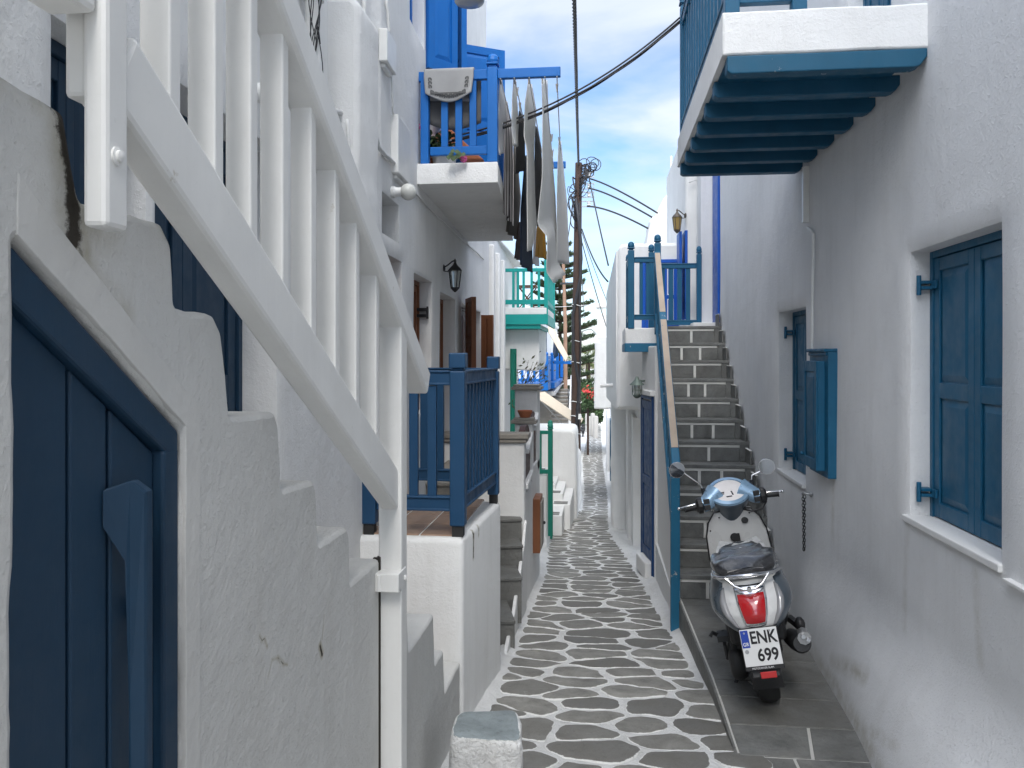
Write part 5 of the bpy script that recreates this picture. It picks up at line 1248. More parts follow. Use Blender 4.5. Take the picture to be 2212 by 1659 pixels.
for i in range(2): mb=MB(); leaf(mb,(d0_.x+w+i*lw_+.002,Yr-.008,d0_.z-.03),(1,0,0),(0,-1,0),lw_-.004,d1_.z-d0_.z-.03); obj('door_leaf',mb,M['cobalt'],dd_,bevel=.004)
for px in (1470,1482):
    q1=PY(px,690,10.75);q2=PY(px,500 if px<1475 else 498,10.75); mb=MB(); mb.box((q1.x-.018,10.72,q1.z),(q1.x+.018,11.1,q2.z)); obj('open_shutter',mb,M['cobalt'],dd_,bevel=.005)
# small spout
mb=MB(); s=PT(1313,832,12.6); mb.tube([s+V((.1,0,.0)),s+V((-.12,-.0,-.01))],.03,10); obj('spout',mb,M['wall'],h4_,smooth=50)
# wing whose wall faces the landing
h5_=thing('house','tall white house wing beside the landing with a narrow cobalt door edge','house',(1.5,10.6,1.9))
a=PT(1480,600,10.55); b=PT(1555,600,10.5)
mb=MB(); soft(mb,[(a.x,ZL-.3),(3.2,ZL-.3),(3.2,4.6),(a.x,4.6)],(0,a.y,0),(1,0,0),(0,0,1),3.0,bev=.03,jit=.008,step=.08); 
c0=PT(1508,600,10.4);c1=PT(1538,600,10.4); mb.box((c0.x,10.30,ZL-.1),(c1.x,a.y+.01,4.55))
obj('wall',mb,M['wall'],h5_,smooth=55)
q1=PT(1541,692,9.95);q2=PT(1549,360,9.95); mb=MB(); mb.box((q1.x,9.80,ZL+.05),(q2.x,10.25,4.3)); obj('door',mb,M['cobalt'],h5_,bevel=.005)
mb=MB(); mb.box((1.1,9.95,ZL-.02),(1.42,10.31,ZL+.055)); obj('doorstep',mb,M['wall_smooth'],h5_,bevel=.01)
pts=[PT(x,y,10.5) for x,y in ((1488,395),(1500,390),(1507,392),(1506,430),(1507,480),(1504,560),(1506,640),(1505,690))]
mb=MB(); mb.tube([p-V((0,.03,0)) for p in pts],.010,6); obj('cable',mb,M['cable_white'],h5_,smooth=180)
# roofline pieces behind
do=thing('dome','cream white rounded chapel vault rising behind the landing wall','dome',PT(1470,520,15))
c=PT(1530,545,15.5); r=(c-PT(1408,545,15.5)).length; mb=MB(); N=18
for (rr,y0,y1) in ((r,15.2,19),(r*1.05,15.6,15.8)):
    pr=[V((c.x+rr*math.cos(a*math.pi/N),y0,c.z+rr*1.35*math.sin(a*math.pi/N))) for a in range(N+1)]; mb.prism(pr,(0,y1-y0,0))
obj('vault',mb,M['wall'],do,smooth=30)
ck=thing('roof_block','cream rounded chimney block beside the vault, where the three cables end','chimney',PT(1418,525,14.5))
a=PT(1395,526,14.5);b=PT(1440,526,14.5); mb=MB(); soft(mb,[(a.x-.05,a.z-.4),(b.x+.3,a.z-.4),(b.x+.3,PT(1430,464,14.5).z),(a.x+.09,PT(1430,467,14.5).z)],(0,a.y,0),(1,0,0),(0,0,1),1.2,bev=.06,jit=.015,rad=.08); obj('block',mb,M['wall'],ck,smooth=60)
mb=MB(); p=PT(1450,450,14.2); mb.tube([p-UP*.9,V((p.x,p.y,PT(1450,337,14.2).z))],.018,8); tag(obj('mast',mb,M['pvc'],smooth=40),'thin white mast standing on the roof near the vault','mast')
lantern(PT(1482,478,10.45)+V((0,.04,0)),V((-1,-.25,0)).normalized(),'aged bronze carriage lantern beside the open cobalt shutters',.9,M['bronze'],plain('amber_glass',(.35,.24,.08),.2))
# green bulkhead lamp
bl=thing('wall_lamp','grey green ship style caged lamp under the stair landing','wall lamp',PT(1397,818,9.75)); w0=PT(1397,822,9.7); c=PT(1376,835,9.6)
mb=MB(); mb.lathe([(.045,0),(.045,.012),(.02,.018)],w0,10,(-1,-.1,0)); mb.tube([w0,w0.lerp(c,.5)+UP*.03,c+UP*.075],.012,8); obj('bracket',mb,M['verdigris'],bl,smooth=40)
mb=MB(); mb.lathe([(.012,.12),(.022,.10),(.03,.085),(.055,.055),(.085,.03),(.088,.018),(.05,.02)],c,14); mb.lathe([(.052,-.10),(.04,-.125),(.015,-.14)],c,12)
for k in range(6): d=V((math.cos(k*1.047),math.sin(k*1.047),0)); mb.tube([c+d*.055+UP*.02,c+d*.055-UP*.10],.005,5)
ring=[c+V((math.cos(k*.5236),math.sin(k*.5236),0))*.056-UP*.04 for k in range(12)]; mb.tube(ring,.005,5,closed=True); obj('cage',mb,M['verdigris'],bl,smooth=40)
mb=MB(); mb.lathe([(.045,.02),(.05,-.06),(.035,-.11),(.003,-.12)],c,12); obj('glass',mb,M['lampglass'],bl,smooth=60)
# house with chimney
h6_=thing('house','white house down the lane with a pitched chimney lantern on its roof','house',(.8,20,-1.9))
a=PT(1283,726,19.0);zl6=PT(1283,884,19.0).z
mb=MB(); soft(mb,[(a.x,zl6),(3,zl6),(3,a.z),(a.x+.02,a.z)],(0,a.y,0),(1,0,0),(0,0,1),5,bev=.04,jit=.012,step=.1,rad=.05); mb.box((.27,19.3,-3),(3,24,zl6+.05)); obj('wall',mb,M['wall'],h6_,smooth=60)
c0=PT(1290,725,19.6);c1=PT(1316,682,19.6); mb=MB(); mb.box((c0.x,19.6,a.z-.1),(c1.x,19.95,c1.z)); 
zc0,zc1=PT(0,682,19.6).z,PT(0,665,19.6).z
for x in (c0.x,c0.x+.105,c1.x-.045): mb.box((x,19.6,zc0),(x+.05,19.66,zc1)); mb.box((x,19.89,zc0),(x+.05,19.95,zc1))
mb.box((c0.x-.03,19.57,zc1),(c1.x+.04,19.98,zc1+.04)); ap=V(((c0.x+c1.x)/2,19.77,PT(0,649,19.6).z)); q_=[V((c0.x-.03,19.57,zc1+.041)),V((c1.x+.04,19.57,zc1+.041)),V((c1.x+.04,19.98,zc1+.041)),V((c0.x-.03,19.98,zc1+.041))]
mb.add(q_+[ap],[(0,1,4),(1,2,4),(2,3,4),(3,0,4),(3,2,1,0)]); mb.tube([ap,ap+UP*.12],.012,5); obj('chimney',mb,M['wall'],h6_)
h7_=thing('house','low white houses lining the far right end of the lane','house',(1,40,-4))
mb=MB()
for x0,y0,y1,zt in ((.33,24.1,33,-.2),(.22,33.1,45,-.9),(.30,45.1,56,-1.9),(.45,56.1,66,-2.4)): mb.box((x0,y0,-8),(6,y1,zt)); mb.box((x0-.12,y0,-8),(x0-.001,y1,zs(y1)+.25))
obj('wall',mb,M['wall'],h7_,bevel=.03)
mb=MB(); mb.box((.26,26,-2.4),(.33,26.9,-.45)); obj('door',mb,M['petrol'],h7_)
h8_=thing('house','white garden wall and house lining the far left end of the lane behind the pole','house',(-3,35,-4))
mb=MB(); mb.box((-8,30,-8),(-1.6,44,-1.2)); mb.box((-9,44.1,-8),(-1.75,62,-2.6)); obj('wall',mb,M['wall'],h8_,bevel=.03)
h9_=thing('house','distant white house glimpsed behind the palm crown','house',(2,95,-5)); mb=MB(); mb.box((-6,95,-9),(8,103,PT(1265,806,92).z)); mb.box((-6.1,94.9,PT(1265,806,92).z),(8.1,103.1,PT(1265,806,92).z+.3)); obj('wall',mb,M['wall'],h9_)
for i,(px,t,w_,pyt) in enumerate(((1268,84,.42,893),(1274,81,.40,899),(1280.5,79,.46,892),(1287,77,.5,898))):
    p=PT(px,925,t); p.z=zs(p.y); zt=PT(px,pyt,t).z; mb=MB(); mb.lathe([(w_*.5,-.2),(w_*.48,zt-p.z-.15),(w_*.38,zt-p.z-.03),(.02,zt-p.z)],p,12)
    tag(obj('bollard',mb,M['concrete'],smooth=60,loc=p),'tall rounded bollard along the far right side of the lane','bollard','white bollards along the far lane')
# ================================================================ TREES
def tuft(mb,c,r,n,s,up=0,flat=1.0):
    for i in range(n):
        d=V((rnd.gauss(0,1),rnd.gauss(0,1),rnd.gauss(0,1)*flat)).normalized()*r*rnd.random()**.4; q=c+V((d.x,d.y,d.z*flat)); nrm=V((rnd.gauss(0,1),rnd.gauss(0,1),rnd.gauss(0,1)+up)).normalized(); u=nrm.orthogonal().normalized()*s*rnd.uniform(.6,1.4); w=nrm.cross(u)*rnd.uniform(.35,.6); mb.add([q-u,q+w,q+u,q-w],[(0,1,2,3)])
tp=62; root=PT(1208,900,tp); root.z=zs(60); 
tree=thing('conifer_tree','tall tiered conifer with flat drooping branches rising behind the utility pole','tree',root)
topz=PT(1208,520,tp).z; mb=MB(); mb.tube([root,V((root.x+.1,root.y,root.z+4)),V((root.x,root.y,topz))],[.32,.2,.05],10); obj('trunk',mb,M['pole'],tree,smooth=60)
br=MB(); nd=MB(); z=root.z+2.6; lev=0
while z<topz-.3:
    f=(z-root.z)/(topz-root.z); L=4.9*(1-f)**.7+.4; nb=7
    for k in range(nb):
        a=2*math.pi*(k+.5*(lev%2))/nb+rnd.uniform(-.2,.2); d=V((math.cos(a),math.sin(a),0)); LL=L*rnd.uniform(.75,1.1)
        P=[V((root.x,root.y,z))+d*LL*s+UP*(LL*(.10*s-.02+.12*s*s)) for s in (0,.33,.66,1)]; br.tube(P,[.06,.045,.03,.012],5,cap=False)
        for j in range(int(34*LL)+10):
            s=.15+.85*rnd.random(); i=min(2,int(s*3)); q=P[i].lerp(P[i+1],s*3-i); side=V((-d.y,d.x,0))*rnd.uniform(-1,1)*LL*.22*(1.1-s*.6)
            c=q+side+UP*(.05+abs(rnd.gauss(0,.08)))
            for m in range(5):
                e=(d*rnd.uniform(.2,1)+V((-d.y,d.x,0))*rnd.uniform(-.9,.9)+UP*rnd.uniform(.1,.9)).normalized(); w=e.cross(V((rnd.random(),rnd.random(),rnd.random()))).normalized()*.05; ll=rnd.uniform(.14,.34); nd.add([c-w,c+e*ll,c+w],[(0,1,2)])
    z+=1.0*(1-.25*f); lev+=1
obj('branches',br,M['pole'],tree,smooth=60); obj('crown',nd,M['pine'],tree)
pb_=PT(1270,910,92); pb_.z=zs(92); ptop=PT(1270,782,92)
palm=thing('palm_tree','green fan palm with a shaggy crown beside the pole at the end of the lane','tree',pb_)
mb=MB(); mb.tube([pb_,pb_.lerp(ptop,.5)+V((.1,0,0)),ptop],[.3,.22,.25],10); obj('trunk',mb,M['pole'],palm,smooth=60)
mb=MB()
for i in range(58):
    a=rnd.uniform(0,6.28); el=rnd.uniform(-.8,1.25); d=V((math.cos(a)*math.cos(el),math.sin(a)*math.cos(el),math.sin(el))); L=rnd.uniform(1.2,2.0); h=ptop+d*L; u=d.orthogonal().normalized(); w=d.cross(u)
    for j in range(11):
        an=(j-5)*.24; e=(d*math.cos(an)+u*math.sin(an)).normalized(); tip=h+e*rnd.uniform(.9,1.3)-UP*.35*abs(math.sin(an)); mb.add([h-w*.03,h+e*.35+w*.05*(1 if j%2 else -1),tip,h+e*.35-w*.05],[(0,1,2),(0,2,3)])
    mb.tube([ptop,h],.02,4,cap=False)
obj('crown',mb,plain('palm_frond',(.15,.19,.06),.6,var=.4),palm)
def bush(name,px0,px1,py0,py1,t,mat,label,fl=None,n=2600,s=.13):
    a=PT(px0,py1,t);b=PT(px1,py0,t); c=(a+b)/2; g=thing(name,label,'shrub',V((c.x,c.y,zs(c.y)))); rx_=(b.x-a.x)/2; rz=(b.z-a.z)/2; mb=MB(); f2=MB()
    for i in range(26):
        q=c+V((rnd.uniform(-1,1)*rx_*.8,rnd.uniform(-1,1)*1.2,rnd.uniform(-1,1)*rz*.8)); tuft(mb,q,rnd.uniform(.45,.8),n//26,s)
        if fl and rnd.random()<.42: tuft(f2,q+V((0,-.7,.25)),.35,16,.10)
    obj('foliage',mb,mat,g); 
    if fl: obj('blossom',f2,fl,g)
    mb=MB(); mb.tube([V((c.x,c.y,zs(c.y)-.2)),c],.08,6); obj('stem',mb,M['pole'],g); return g
bush('bougainvillea',1248,1292,838,872,58,M['leaf'],'bougainvillea shrub with crimson bracts above the far hedge',M['red'],2600,.12)
bush('hedge_shrub',1249,1294,858,930,86,M['leaf'],'dark green rounded shrub closing the end of the lane',None,9000,.26)
bush('hedge_shrub',1234,1256,820,925,95,M['leaf'],'tall green shrub mostly hidden behind the pole',None,2400,.16)
# ================================================================ UTILITY POLES AND WIRES
tq=18.0
up=thing('utility_pole','weathered wooden utility pole tangled with black cables at the left of the lane','utility pole',V((PT(1246,960,tq).x,PT(1246,960,tq).y,zs(18))))
pA_=PT(1243,1100,tq);pB_=PT(1245,740,tq);pC_=PT(1250,352,tq)
mb=MB(); mb.tube([pA_,pB_,pC_],[.115,.105,.075],12); pole=obj('pole',mb,M['pole'],up,smooth=60)
zp=lambda y: PT(0,y,tq).z
def poleX(y): return PT(lerpT([(352,1250),(740,1245),(1100,1243)],y),y,tq)
for yy in (378,403,421,441):
    c=poleX(yy); mb=MB(); mb.box((c.x+.05,c.y-.02,c.z+.05),(c.x+.36,c.y+.02,c.z+.065)); mb.box((c.x+.05,c.y-.02,c.z-.065),(c.x+.36,c.y+.02,c.z-.05)); mb.tube([c+V((.34,0,-.07)),c+V((.34,0,.07))],.008,5); obj('bracket',mb,M['steel'],up)
    mb=MB(); mb.lathe([(.03,-.045),(.045,-.03),(.028,0),(.045,.03),(.03,.045)],c+V((.24,0,0)),10); obj('insulator',mb,M['pvc'],up,smooth=50)
mb=MB()
for i in range(30):   # cable loops around the head of the pole
    side=1 if i<17 else -1
    yy=rnd.uniform(352,385) if side>0 else rnd.uniform(385,455); a=poleX(yy); k=rnd.uniform(.10,.38)*(1 if side>0 else .85)
    b=a+V((side*k,rnd.uniform(-.15,.1),rnd.uniform(-.15,.22))); c=poleX(yy+rnd.uniform(15,60))+V((side*.03,-.1,0)); pts=[]
    for j in range(9):
        s=j/8; pts.append(a*(1-s)**2+(b+V((side*k*.5,0,0)))*2*s*(1-s)+c*s*s+V((0,0,.04*math.sin(s*9+i))))
    mb.tube(pts,rnd.choice([.009,.012,.016]),5)
for i in range(9):
    c=poleX(rnd.uniform(355,372))+V((rnd.uniform(.1,.38),-.05,rnd.uniform(-.1,.1))); r=rnd.uniform(.06,.16); n_=V((rnd.gauss(0,.4),1,rnd.gauss(0,.4))).normalized(); u=n_.orthogonal().normalized(); w=n_.cross(u); mb.tube([c+(u*math.cos(q*.5236)+w*math.sin(q*.5236))*r for q in range(12)],.010,5,closed=True)
obj('cable_tangle',mb,M['cable'],up,smooth=180)
mb=MB(); pts=[poleX(y)+V((o,-.11,0)) for y,o in ((430,-.05),(480,.02),(520,.07),(600,.08),(680,-.08),(760,-.06),(830,.07),(900,.03),(960,-.02))]; mb.tube(pts,.035,8)
pts=[poleX(y)+V((o,-.09,0)) for y,o in ((440,.02),(560,.10),(640,.05),(740,.10),(830,.08),(940,.06))]; mb.tube(pts,.022,6); obj('riser_cable',mb,M['cable'],up,smooth=180)
mb=MB()
for yy in (660,737,783,868,899,935): c=poleX(yy); mb.tube([c+V((math.cos(k*.5236)*.125,math.sin(k*.5236)*.125,.02*math.sin(k))) for k in range(12)],.008,4,closed=True)
c=poleX(899)+V((.06,-.13,0)); mb.box((c.x-.05,c.y,c.z-.06),(c.x+.06,c.y+.02,c.z+.06)); obj('strap',mb,M['pvc'],up)
def wire(pts,r,label,sag=0,mat=None,twist=0,name='cable'):
    P=[V(p) for p in pts]
    if len(P)==2:
        n=24; P=[P[0].lerp(P[1],i/n)-UP*sag*4*(i/n)*(1-i/n) for i in range(n+1)]
    mb=MB()
    if twist:
        L=sum((b-a).length for a,b in zip(P,P[1:])); m=int(L/.03); D=[]
        for i in range(m+1):
            s=i/m*(len(P)-1); k=min(len(P)-2,int(s)); D.append((P[k].lerp(P[k+1],s-k),(P[k+1]-P[k]).normalized()))
        for st in range(3):
            Q=[]
            for i,(p,d) in enumerate(D):
                u=d.cross(V((1,0,0))).normalized(); w=d.cross(u); a=i*.03/twist*2*math.pi+st*2.094; Q.append(p+(u*math.cos(a)+w*math.sin(a))*r*.95)
            mb.tube(Q,r*.85,5)
    else: mb.tube(P,r,6)
    return tag(obj(name,mb,mat or M['cable'],smooth=180),label,'cable')
top=poleX(356)+V((0,-.08,0))
wire([top,V((-.02,-2.5,5.05))],.0145,'thick twisted overhead cable running from the pole top towards the viewer',.30,twist=.28)
e0=PT(892,316,6.2);e1=PT(1469,46,6.25)
def bez(a,m,b,n=28): return [a*(1-i/n)**2+m*2*(i/n)*(1-i/n)+b*(i/n)**2 for i in range(n+1)]
wire(bez(e0,PT(1205,285,6.3),e1),.0078,'thick black cable sagging across the lane between the two balconies',twist=1.3)
wire(bez(e0+V((0,0,.03)),PT(1205,274,6.3),e1+V((0,0,.03))),.007,'thinner black wire running just above the thick sagging cable')
wire([PT(894,312,6.2),PT(915,316,6.1),PT(930,305,6.1),PT(955,309,6.1),PT(975,303,6.15)],.006,'white tie wire wrapped round the cable end at the balcony corner',mat=M['cable_white'])
wire(bez(PT(1274,386,18),PT(1320,398,16),PT(1420,460,14.6)),.018,'uppermost of the three black cables between pole and cream chimney block')
wire(bez(PT(1272,407,18),PT(1310,412,16),PT(1408,469,14.5)),.018,'middle of the three black cables between pole and cream chimney block')
wire(bez(PT(1268,446,18),PT(1310,445,16),PT(1399,493,14.5)),.018,'lowest of the three black cables between pole and cream chimney block')
wire([PT(1272,382,18),PT(1314,573,12.2)],.013,'straight black wire dropping steeply from the pole head to the cubic white house',.03)
wire(bez(PT(1257,495,18),PT(1285,580,15),PT(1313,608,12.4)),.014,'black cable curving from the middle of the pole to the cubic white house')
wire([PT(1255,515,18),PT(1310,706,19.3)],.010,'thin black wire running from the pole down past the chimney lantern',.05)
wire([PT(1256,500,18),PT(1311,650,19.4)],.007,'faint thin wire above the chimney lantern',.05)
wire([PT(1238,440,18),PT(1226,520,19)],.010,'short black wire going down left from the pole head behind the washing',.0)
wire([PT(1253,520,18),PT(1262,690,30)],.012,'black wire hanging close to the right side of the pole',.0)
wire([PT(1150,662,24),PT(1300,655,24)],.007,'very thin pale line crossing the sky behind the pole',.05,M['cable_white'])
p2=PT(1223,900,32); ups=thing('utility_pole','slender pale brown pole standing farther away, left of the tangled pole','utility pole',V((p2.x,p2.y,zs(32))))
mb=MB(); mb.tube([V((p2.x,p2.y,zs(32)-.2)),PT(1221,700,32),PT(1217,570,32)],[.085,.075,.06],10); obj('pole',mb,paint('pale_pole',(.26,.16,.11),.85,var=.35),ups,smooth=60)
mb=MB(); a=PT(1215,612,32); mb.box((a.x-.1,a.y-.06,a.z-.05),(PT(1262,612,32).x,a.y-.02,a.z+.03)); obj('crossarm',mb,M['black'],ups)
sl_=thing('street_lamp','thin curved street lamp arm with a pale bell shade right of the pole','street lamp',PT(1257,725,18.0))
pts=[PT(x,y,18) for x,y in ((1248,724),(1258,716),(1268,712),(1278,712),(1285,718),(1287,726))]; mb=MB(); mb.tube(pts,.012,6); obj('arm',mb,M['steel'],sl_,smooth=60)
c=PT(1287,726,18); mb=MB(); mb.lathe([(.02,.02),(.035,-.03),(.08,-.10),(.13,-.15),(.12,-.15)],c,14,(.15,0,1)); obj('shade',mb,M['pvc'],sl_,smooth=60)
# lamp at the very top
lt=thing('street_lamp','grey disc shaped street lamp head jutting from the upper left wall','street lamp',PF(960,0,.05)); c=PT(1014,3,5.2)
mb=MB(); mb.lathe([(.02,.10),(.035,.07),(.075,.035),(.098,.0),(.09,-.012),(.03,-.02)],c,20); obj('shade',mb,M['steel'],lt,smooth=60)
w=V((fx(c.y)+.05,c.y,c.z+.35)); mb=MB(); mb.tube([w,w.lerp(c,.5)+UP*.22,c+UP*.22,c+UP*.09],.014,8); obj('arm',mb,M['steel'],lt,smooth=60)
# ================================================================ SCOOTER
def glossy(name,col,rough=.25,metal=0,coat=.6):
    m,t,b,tc=nt(name); b.inputs['Metallic'].default_value=metal; b.inputs['Coat Weight'].default_value=coat; b.inputs['Coat Roughness'].default_value=.08
    d=nz(t,tc,9,7,.7); c=mixc(t,ramp(t,d,[(.5,0),(.8,.35)]),col,sc(col,.72)); t.links.new(c,b.inputs['Base Color'])
    t.links.new(ramp(t,nz(t,tc,5,5),[(.3,rough*.7),(.7,rough*1.5)]),b.inputs['Roughness']); return m
S_W=glossy('scooter_white',(.66,.66,.65),.28); S_B=glossy('scooter_blue_grey',(.075,.098,.122),.3,.25); S_L=glossy('scooter_light_blue',(.27,.42,.58),.25,.3)
S_K=plain('scooter_black_plastic',(.018,.018,.019),.5,bumpy=.15); S_C=plain('chrome',(.75,.75,.76),.12,metal=1,var=.05); S_S=plain('muffler_silver',(.38,.38,.38),.35,metal=.7)
S_R=plain('red_lens',(.42,.008,.012),.12,spec=.6,coat=.8,var=.2); S_R2=plain('red_reflector',(.45,.02,.02),.35); S_I=plain('clear_lens',(.24,.24,.25),.14,spec=.7,coat=.6)
S_D=plain('dial_face',(.80,.76,.74),.9,spec=.05); S_P=plain('plate_white',(.72,.72,.71),.5,var=.05); S_PB=plain('plate_blue',(.01,.05,.35),.5); S_T=plain('plate_letters',(.01,.01,.012),.6)
S_G=plain('white_lettering',(.7,.7,.7),.5)
def seatmat():
    m,t,b,tc=nt('plastic_wrapped_seat'); b.inputs['Coat Weight'].default_value=1; b.inputs['Coat Roughness'].default_value=.12
    n=nz(t,tc,16,7,.75,1.2); t.links.new(mixc(t,ramp(t,n,[(.5,0),(.75,.35)]),(.018,.018,.02),(.30,.31,.33)),b.inputs['Base Color']); b.inputs['Roughness'].default_value=.3
    bump(t,b,nz(t,tc,26,6,.7,.8),.008,.45); return m
S_SEAT=seatmat()
mirrorm=plain('mirror_glass',(.5,.53,.56),.03,metal=1,var=.02)
so_=thing('motor_scooter','white and blue grey motor scooter leaning on its stand on the slate pavement','scooter')
def sp(name,mb,mat,par=None,bevel=0,smooth=40): return obj(name,mb,mat,par or so_,bevel=bevel,smooth=smooth)
# --- tail shell, horizontal slices: half width, rearmost y
ZT_=[(.46,.08,-.335),(.50,.118,-.375),(.56,.16,-.40),(.63,.186,-.40),(.70,.194,-.375),(.76,.186,-.325),(.80,.172,-.25),(.825,.16,-.17)]
def prof(z):
    zs_=[a for a,_,_ in ZT_]
    return lerpT([(a,b) for a,b,_ in ZT_],z),lerpT([(a,c) for a,_,c in ZT_],z)
def tailpt(ph,w,off=0):
    """ph in [-1.6,1.6]: 0 = rear centre, +-1 = widest, beyond = along the flank; w in [0,1] height"""
    zb=.485+.10*min(1,abs(ph))**1.5+.05*max(0,abs(ph)-1); z=zb+(.825-zb)*w
    W,Y=prof(z); W+=.028*math.sin(min(1,abs(ph))*math.pi/2)*math.exp(-((z-.64)/.09)**2)
    a=min(1,abs(ph)); th=a*math.pi/2; n=.72
    x=W*math.sin(th)**.85; y=Y+.27*(1-math.cos(th)**n)
    s=1 if ph>=0 else -1
    if abs(ph)>1: e=abs(ph)-1; y+=e*.85; x-=e*e*.10
    d=V((x*s,y-(-.05),0)); d=d.normalized() if d.length>0 else V((0,-1,0))
    return V((x*s,y,z))+d*off
def patch(fa,fb,wa,wb,off,nu=18,nv=14,th=None):
    """skin patch between angle limits fa(w), fb(w) and heights wa..wb"""
    mb=MB()
    def f(u,v):
        w=wa+(wb-wa)*v; a=fa(w) if callable(fa) else fa; b=fb(w) if callable(fb) else fb
        e=off*(1 if 0<u<1 and 0<v<1 else 0)+ (0 if th is None else th)*math.sin(u*math.pi)*math.sin(v*math.pi)
        return tailpt(a+(b-a)*u,w,e+.001)
    mb.grid(f,nu,nv); return mb
mb=MB(); mb.grid(lambda u,v: tailpt(-1.62+3.24*u,v),140,28); sp('tail_fairing',mb,S_W,smooth=180)
mb=MB(); mb.grid(lambda u,v:(lambda p: V((p.x*(1-v),p.y+(.1-p.y)*v*.5,p.z+.025*v)))(tailpt(-1.62+3.24*u,1)),40,5); sp('rear_deck',mb,S_W,smooth=180)
mb=MB(); mb.grid(lambda u,v:(lambda p: V((p.x*(1-v*.9),p.y+.05*v,p.z-.02*v)))(tailpt(-1.62+3.24*u,0)),40,3); sp('tail_underside',mb,S_K,smooth=180)
edgeL=lambda w:.30+.27*w
for s in (-1,1):
    mb=patch(lambda w:s*edgeL(w),s*1.60,0.0,.84,.014,40,20); sp('side_panel',mb,S_B,smooth=180)
    mb=patch(lambda w:s*(.285+.24*w),lambda w:s*(.29+.24*w+.125*max(0,math.sin(math.pi*max(0,min(1,(w-.14)/.66))))**.8),.15,.79,.022,24,16,th=.010); sp('turn_signal',mb,S_I,smooth=180)
# tail light: chrome bezel and red lens
def lens(k,w0,w1): return (lambda w:-k*(.10+.10*((w-.05)/.6)**.7), lambda w:k*(.10+.10*((w-.05)/.6)**.7),w0,w1)
a,b,c,d=lens(1.2,.22,.84); sp('tail_light_bezel',patch(a,b,c,d,.012,24,14),S_C,smooth=180)
a,b,c,d=lens(1.0,.265,.755); tl=sp('tail_light',patch(a,b,c,d,.016,24,14,th=.012),S_R,smooth=180)
# --- seat
def seat(u,v):
    y=-.30+.80*u; a=v*2*math.pi; hw=lerpT([(0,.10),(.06,.165),(.2,.19),(.45,.185),(.6,.155),(.85,.115),(.96,.08),(1,.03)],u); top=lerpT([(0,.86),(.1,.905),(.4,.90),(.52,.855),(.8,.85),(1,.83)],u); bot=.815
    cx=math.copysign(abs(math.cos(a))**.6,math.cos(a)); sz=math.copysign(abs(math.sin(a))**.6,math.sin(a)); return V((hw*cx,y,(top+bot)/2+(top-bot)/2*sz+.006*math.sin(y*40+a*5)))
mb=MB(); mb.grid(seat,34,28); mb.grid(lambda u,v: V((.10*(2*u-1),-.30,.815+.045*v)),4,2); sp('seat',mb,S_SEAT,smooth=60)
mb=MB(); mb.tube([(.19,-.10,.80),(.185,-.22,.815),(.14,-.33,.83),(0,-.375,.838),(-.14,-.33,.83),(-.185,-.22,.815),(-.19,-.10,.80)],.011,8); mb.tube([(.12,-.345,.832),(.075,-.365,.785),(.03,-.385,.765),(-.03,-.385,.765),(-.075,-.365,.785),(-.12,-.345,.832)],.008,8); mb.lathe([(.014,-.012),(.014,.012)],(0,-.392,.766),10,(0,1,0)); sp('grab_rail',mb,S_C,smooth=60)
# --- rear wheel, engine, exhaust, mudguard
def wheel(y,r,w,par=None):
    c=V((0,y,r)); g=MB(); n=28; pr=[(r*.66,-w*.42),(r*.80,-w*.5),(r*.93,-w*.45),(r*.99,-w*.22),(r,0),(r*.99,w*.22),(r*.93,w*.45),(r*.80,w*.5),(r*.66,w*.42)]
    g.lathe(pr,c,n,(1,0,0),cap=False); wh=sp('wheel',g,M['rubber'],smooth=50)
    g=MB(); g.lathe([(r*.67,-w*.40),(r*.62,-w*.3),(r*.60,0),(r*.62,w*.3),(r*.67,w*.40)],c,n,(1,0,0),cap=False); g.lathe([(.05,-w*.6),(.05,w*.6)],c,12,(1,0,0))
    for k in range(5):
        a=k*1.2566; d=V((0,math.cos(a),math.sin(a))); g.beam(c+d*.04,c+d*r*.62,.03,.025,up=(1,0,0))
    obj('rim',g,S_K,wh,smooth=40); return wh
wheel(0,.235,.125); wheel(1.28,.235,.11)
mb=MB(); mb.obox((-.13,.22,.27),(.055,0,0),(0,.30,-.02),(0,.02,.085)); mb.lathe([(.10,-.06),(.115,-.02),(.115,.02),(.09,.04)],(-.155,0,.25),18,(-1,0,0)); mb.lathe([(.095,-.05),(.105,-.02),(.10,.03)],(-.155,.40,.29),16,(-1,0,0)); mb.box((-.09,.12,.22),(.13,.46,.46)); sp('engine',mb,S_K,bevel=.015)
mb=MB(); mb.tube([(-.20,.02,.42),(-.20,-.06,.36),(-.20,-.02,.27)],.012,6); mb.tube([(-.21,-.02,.40),(-.26,-.04,.44),(-.275,-.05,.42)],.012,6); mb.box((-.235,-.08,.39),(-.17,.03,.425)); mb.tube([(-.15,-.04,.28),(-.15,-.09,.50)],.022,8); sp('shock_absorber',mb,S_K,smooth=50)
mb=MB()
mb.grid(lambda u,v:(lambda a,x: V((x,-(.275)*math.cos(a)+.0,.235+.275*math.sin(a))))(-.25+1.5*u,-.085+.17*v),14,6)
mb.prism([V((-.095,-.33,.52)),V((.095,-.33,.52)),V((.075,-.42,.29)),V((-.075,-.42,.29))],(0,.03,0)); mb.beam((0,-.34,.30),(0,-.24,.24),.05,.03)
sp('mudguard',mb,S_K,bevel=.006)
mb=MB(); mb.box((-.16,-.20,.40),(.16,.35,.56)); mb.ball((.13,.02,.50),(.07,.10,.10),12,8); sp('inner_body',mb,S_K,bevel=.03)
mf=MB(); c0=V((.19,.18,.29));c1=V((.225,-.23,.385)); d=(c1-c0); mf.tube([c0,c0+d*.1,c0+d*.6,c0+d*.95,c1],[.04,.052,.058,.056,.045],16); ex=sp('exhaust',mf,S_K,smooth=60)
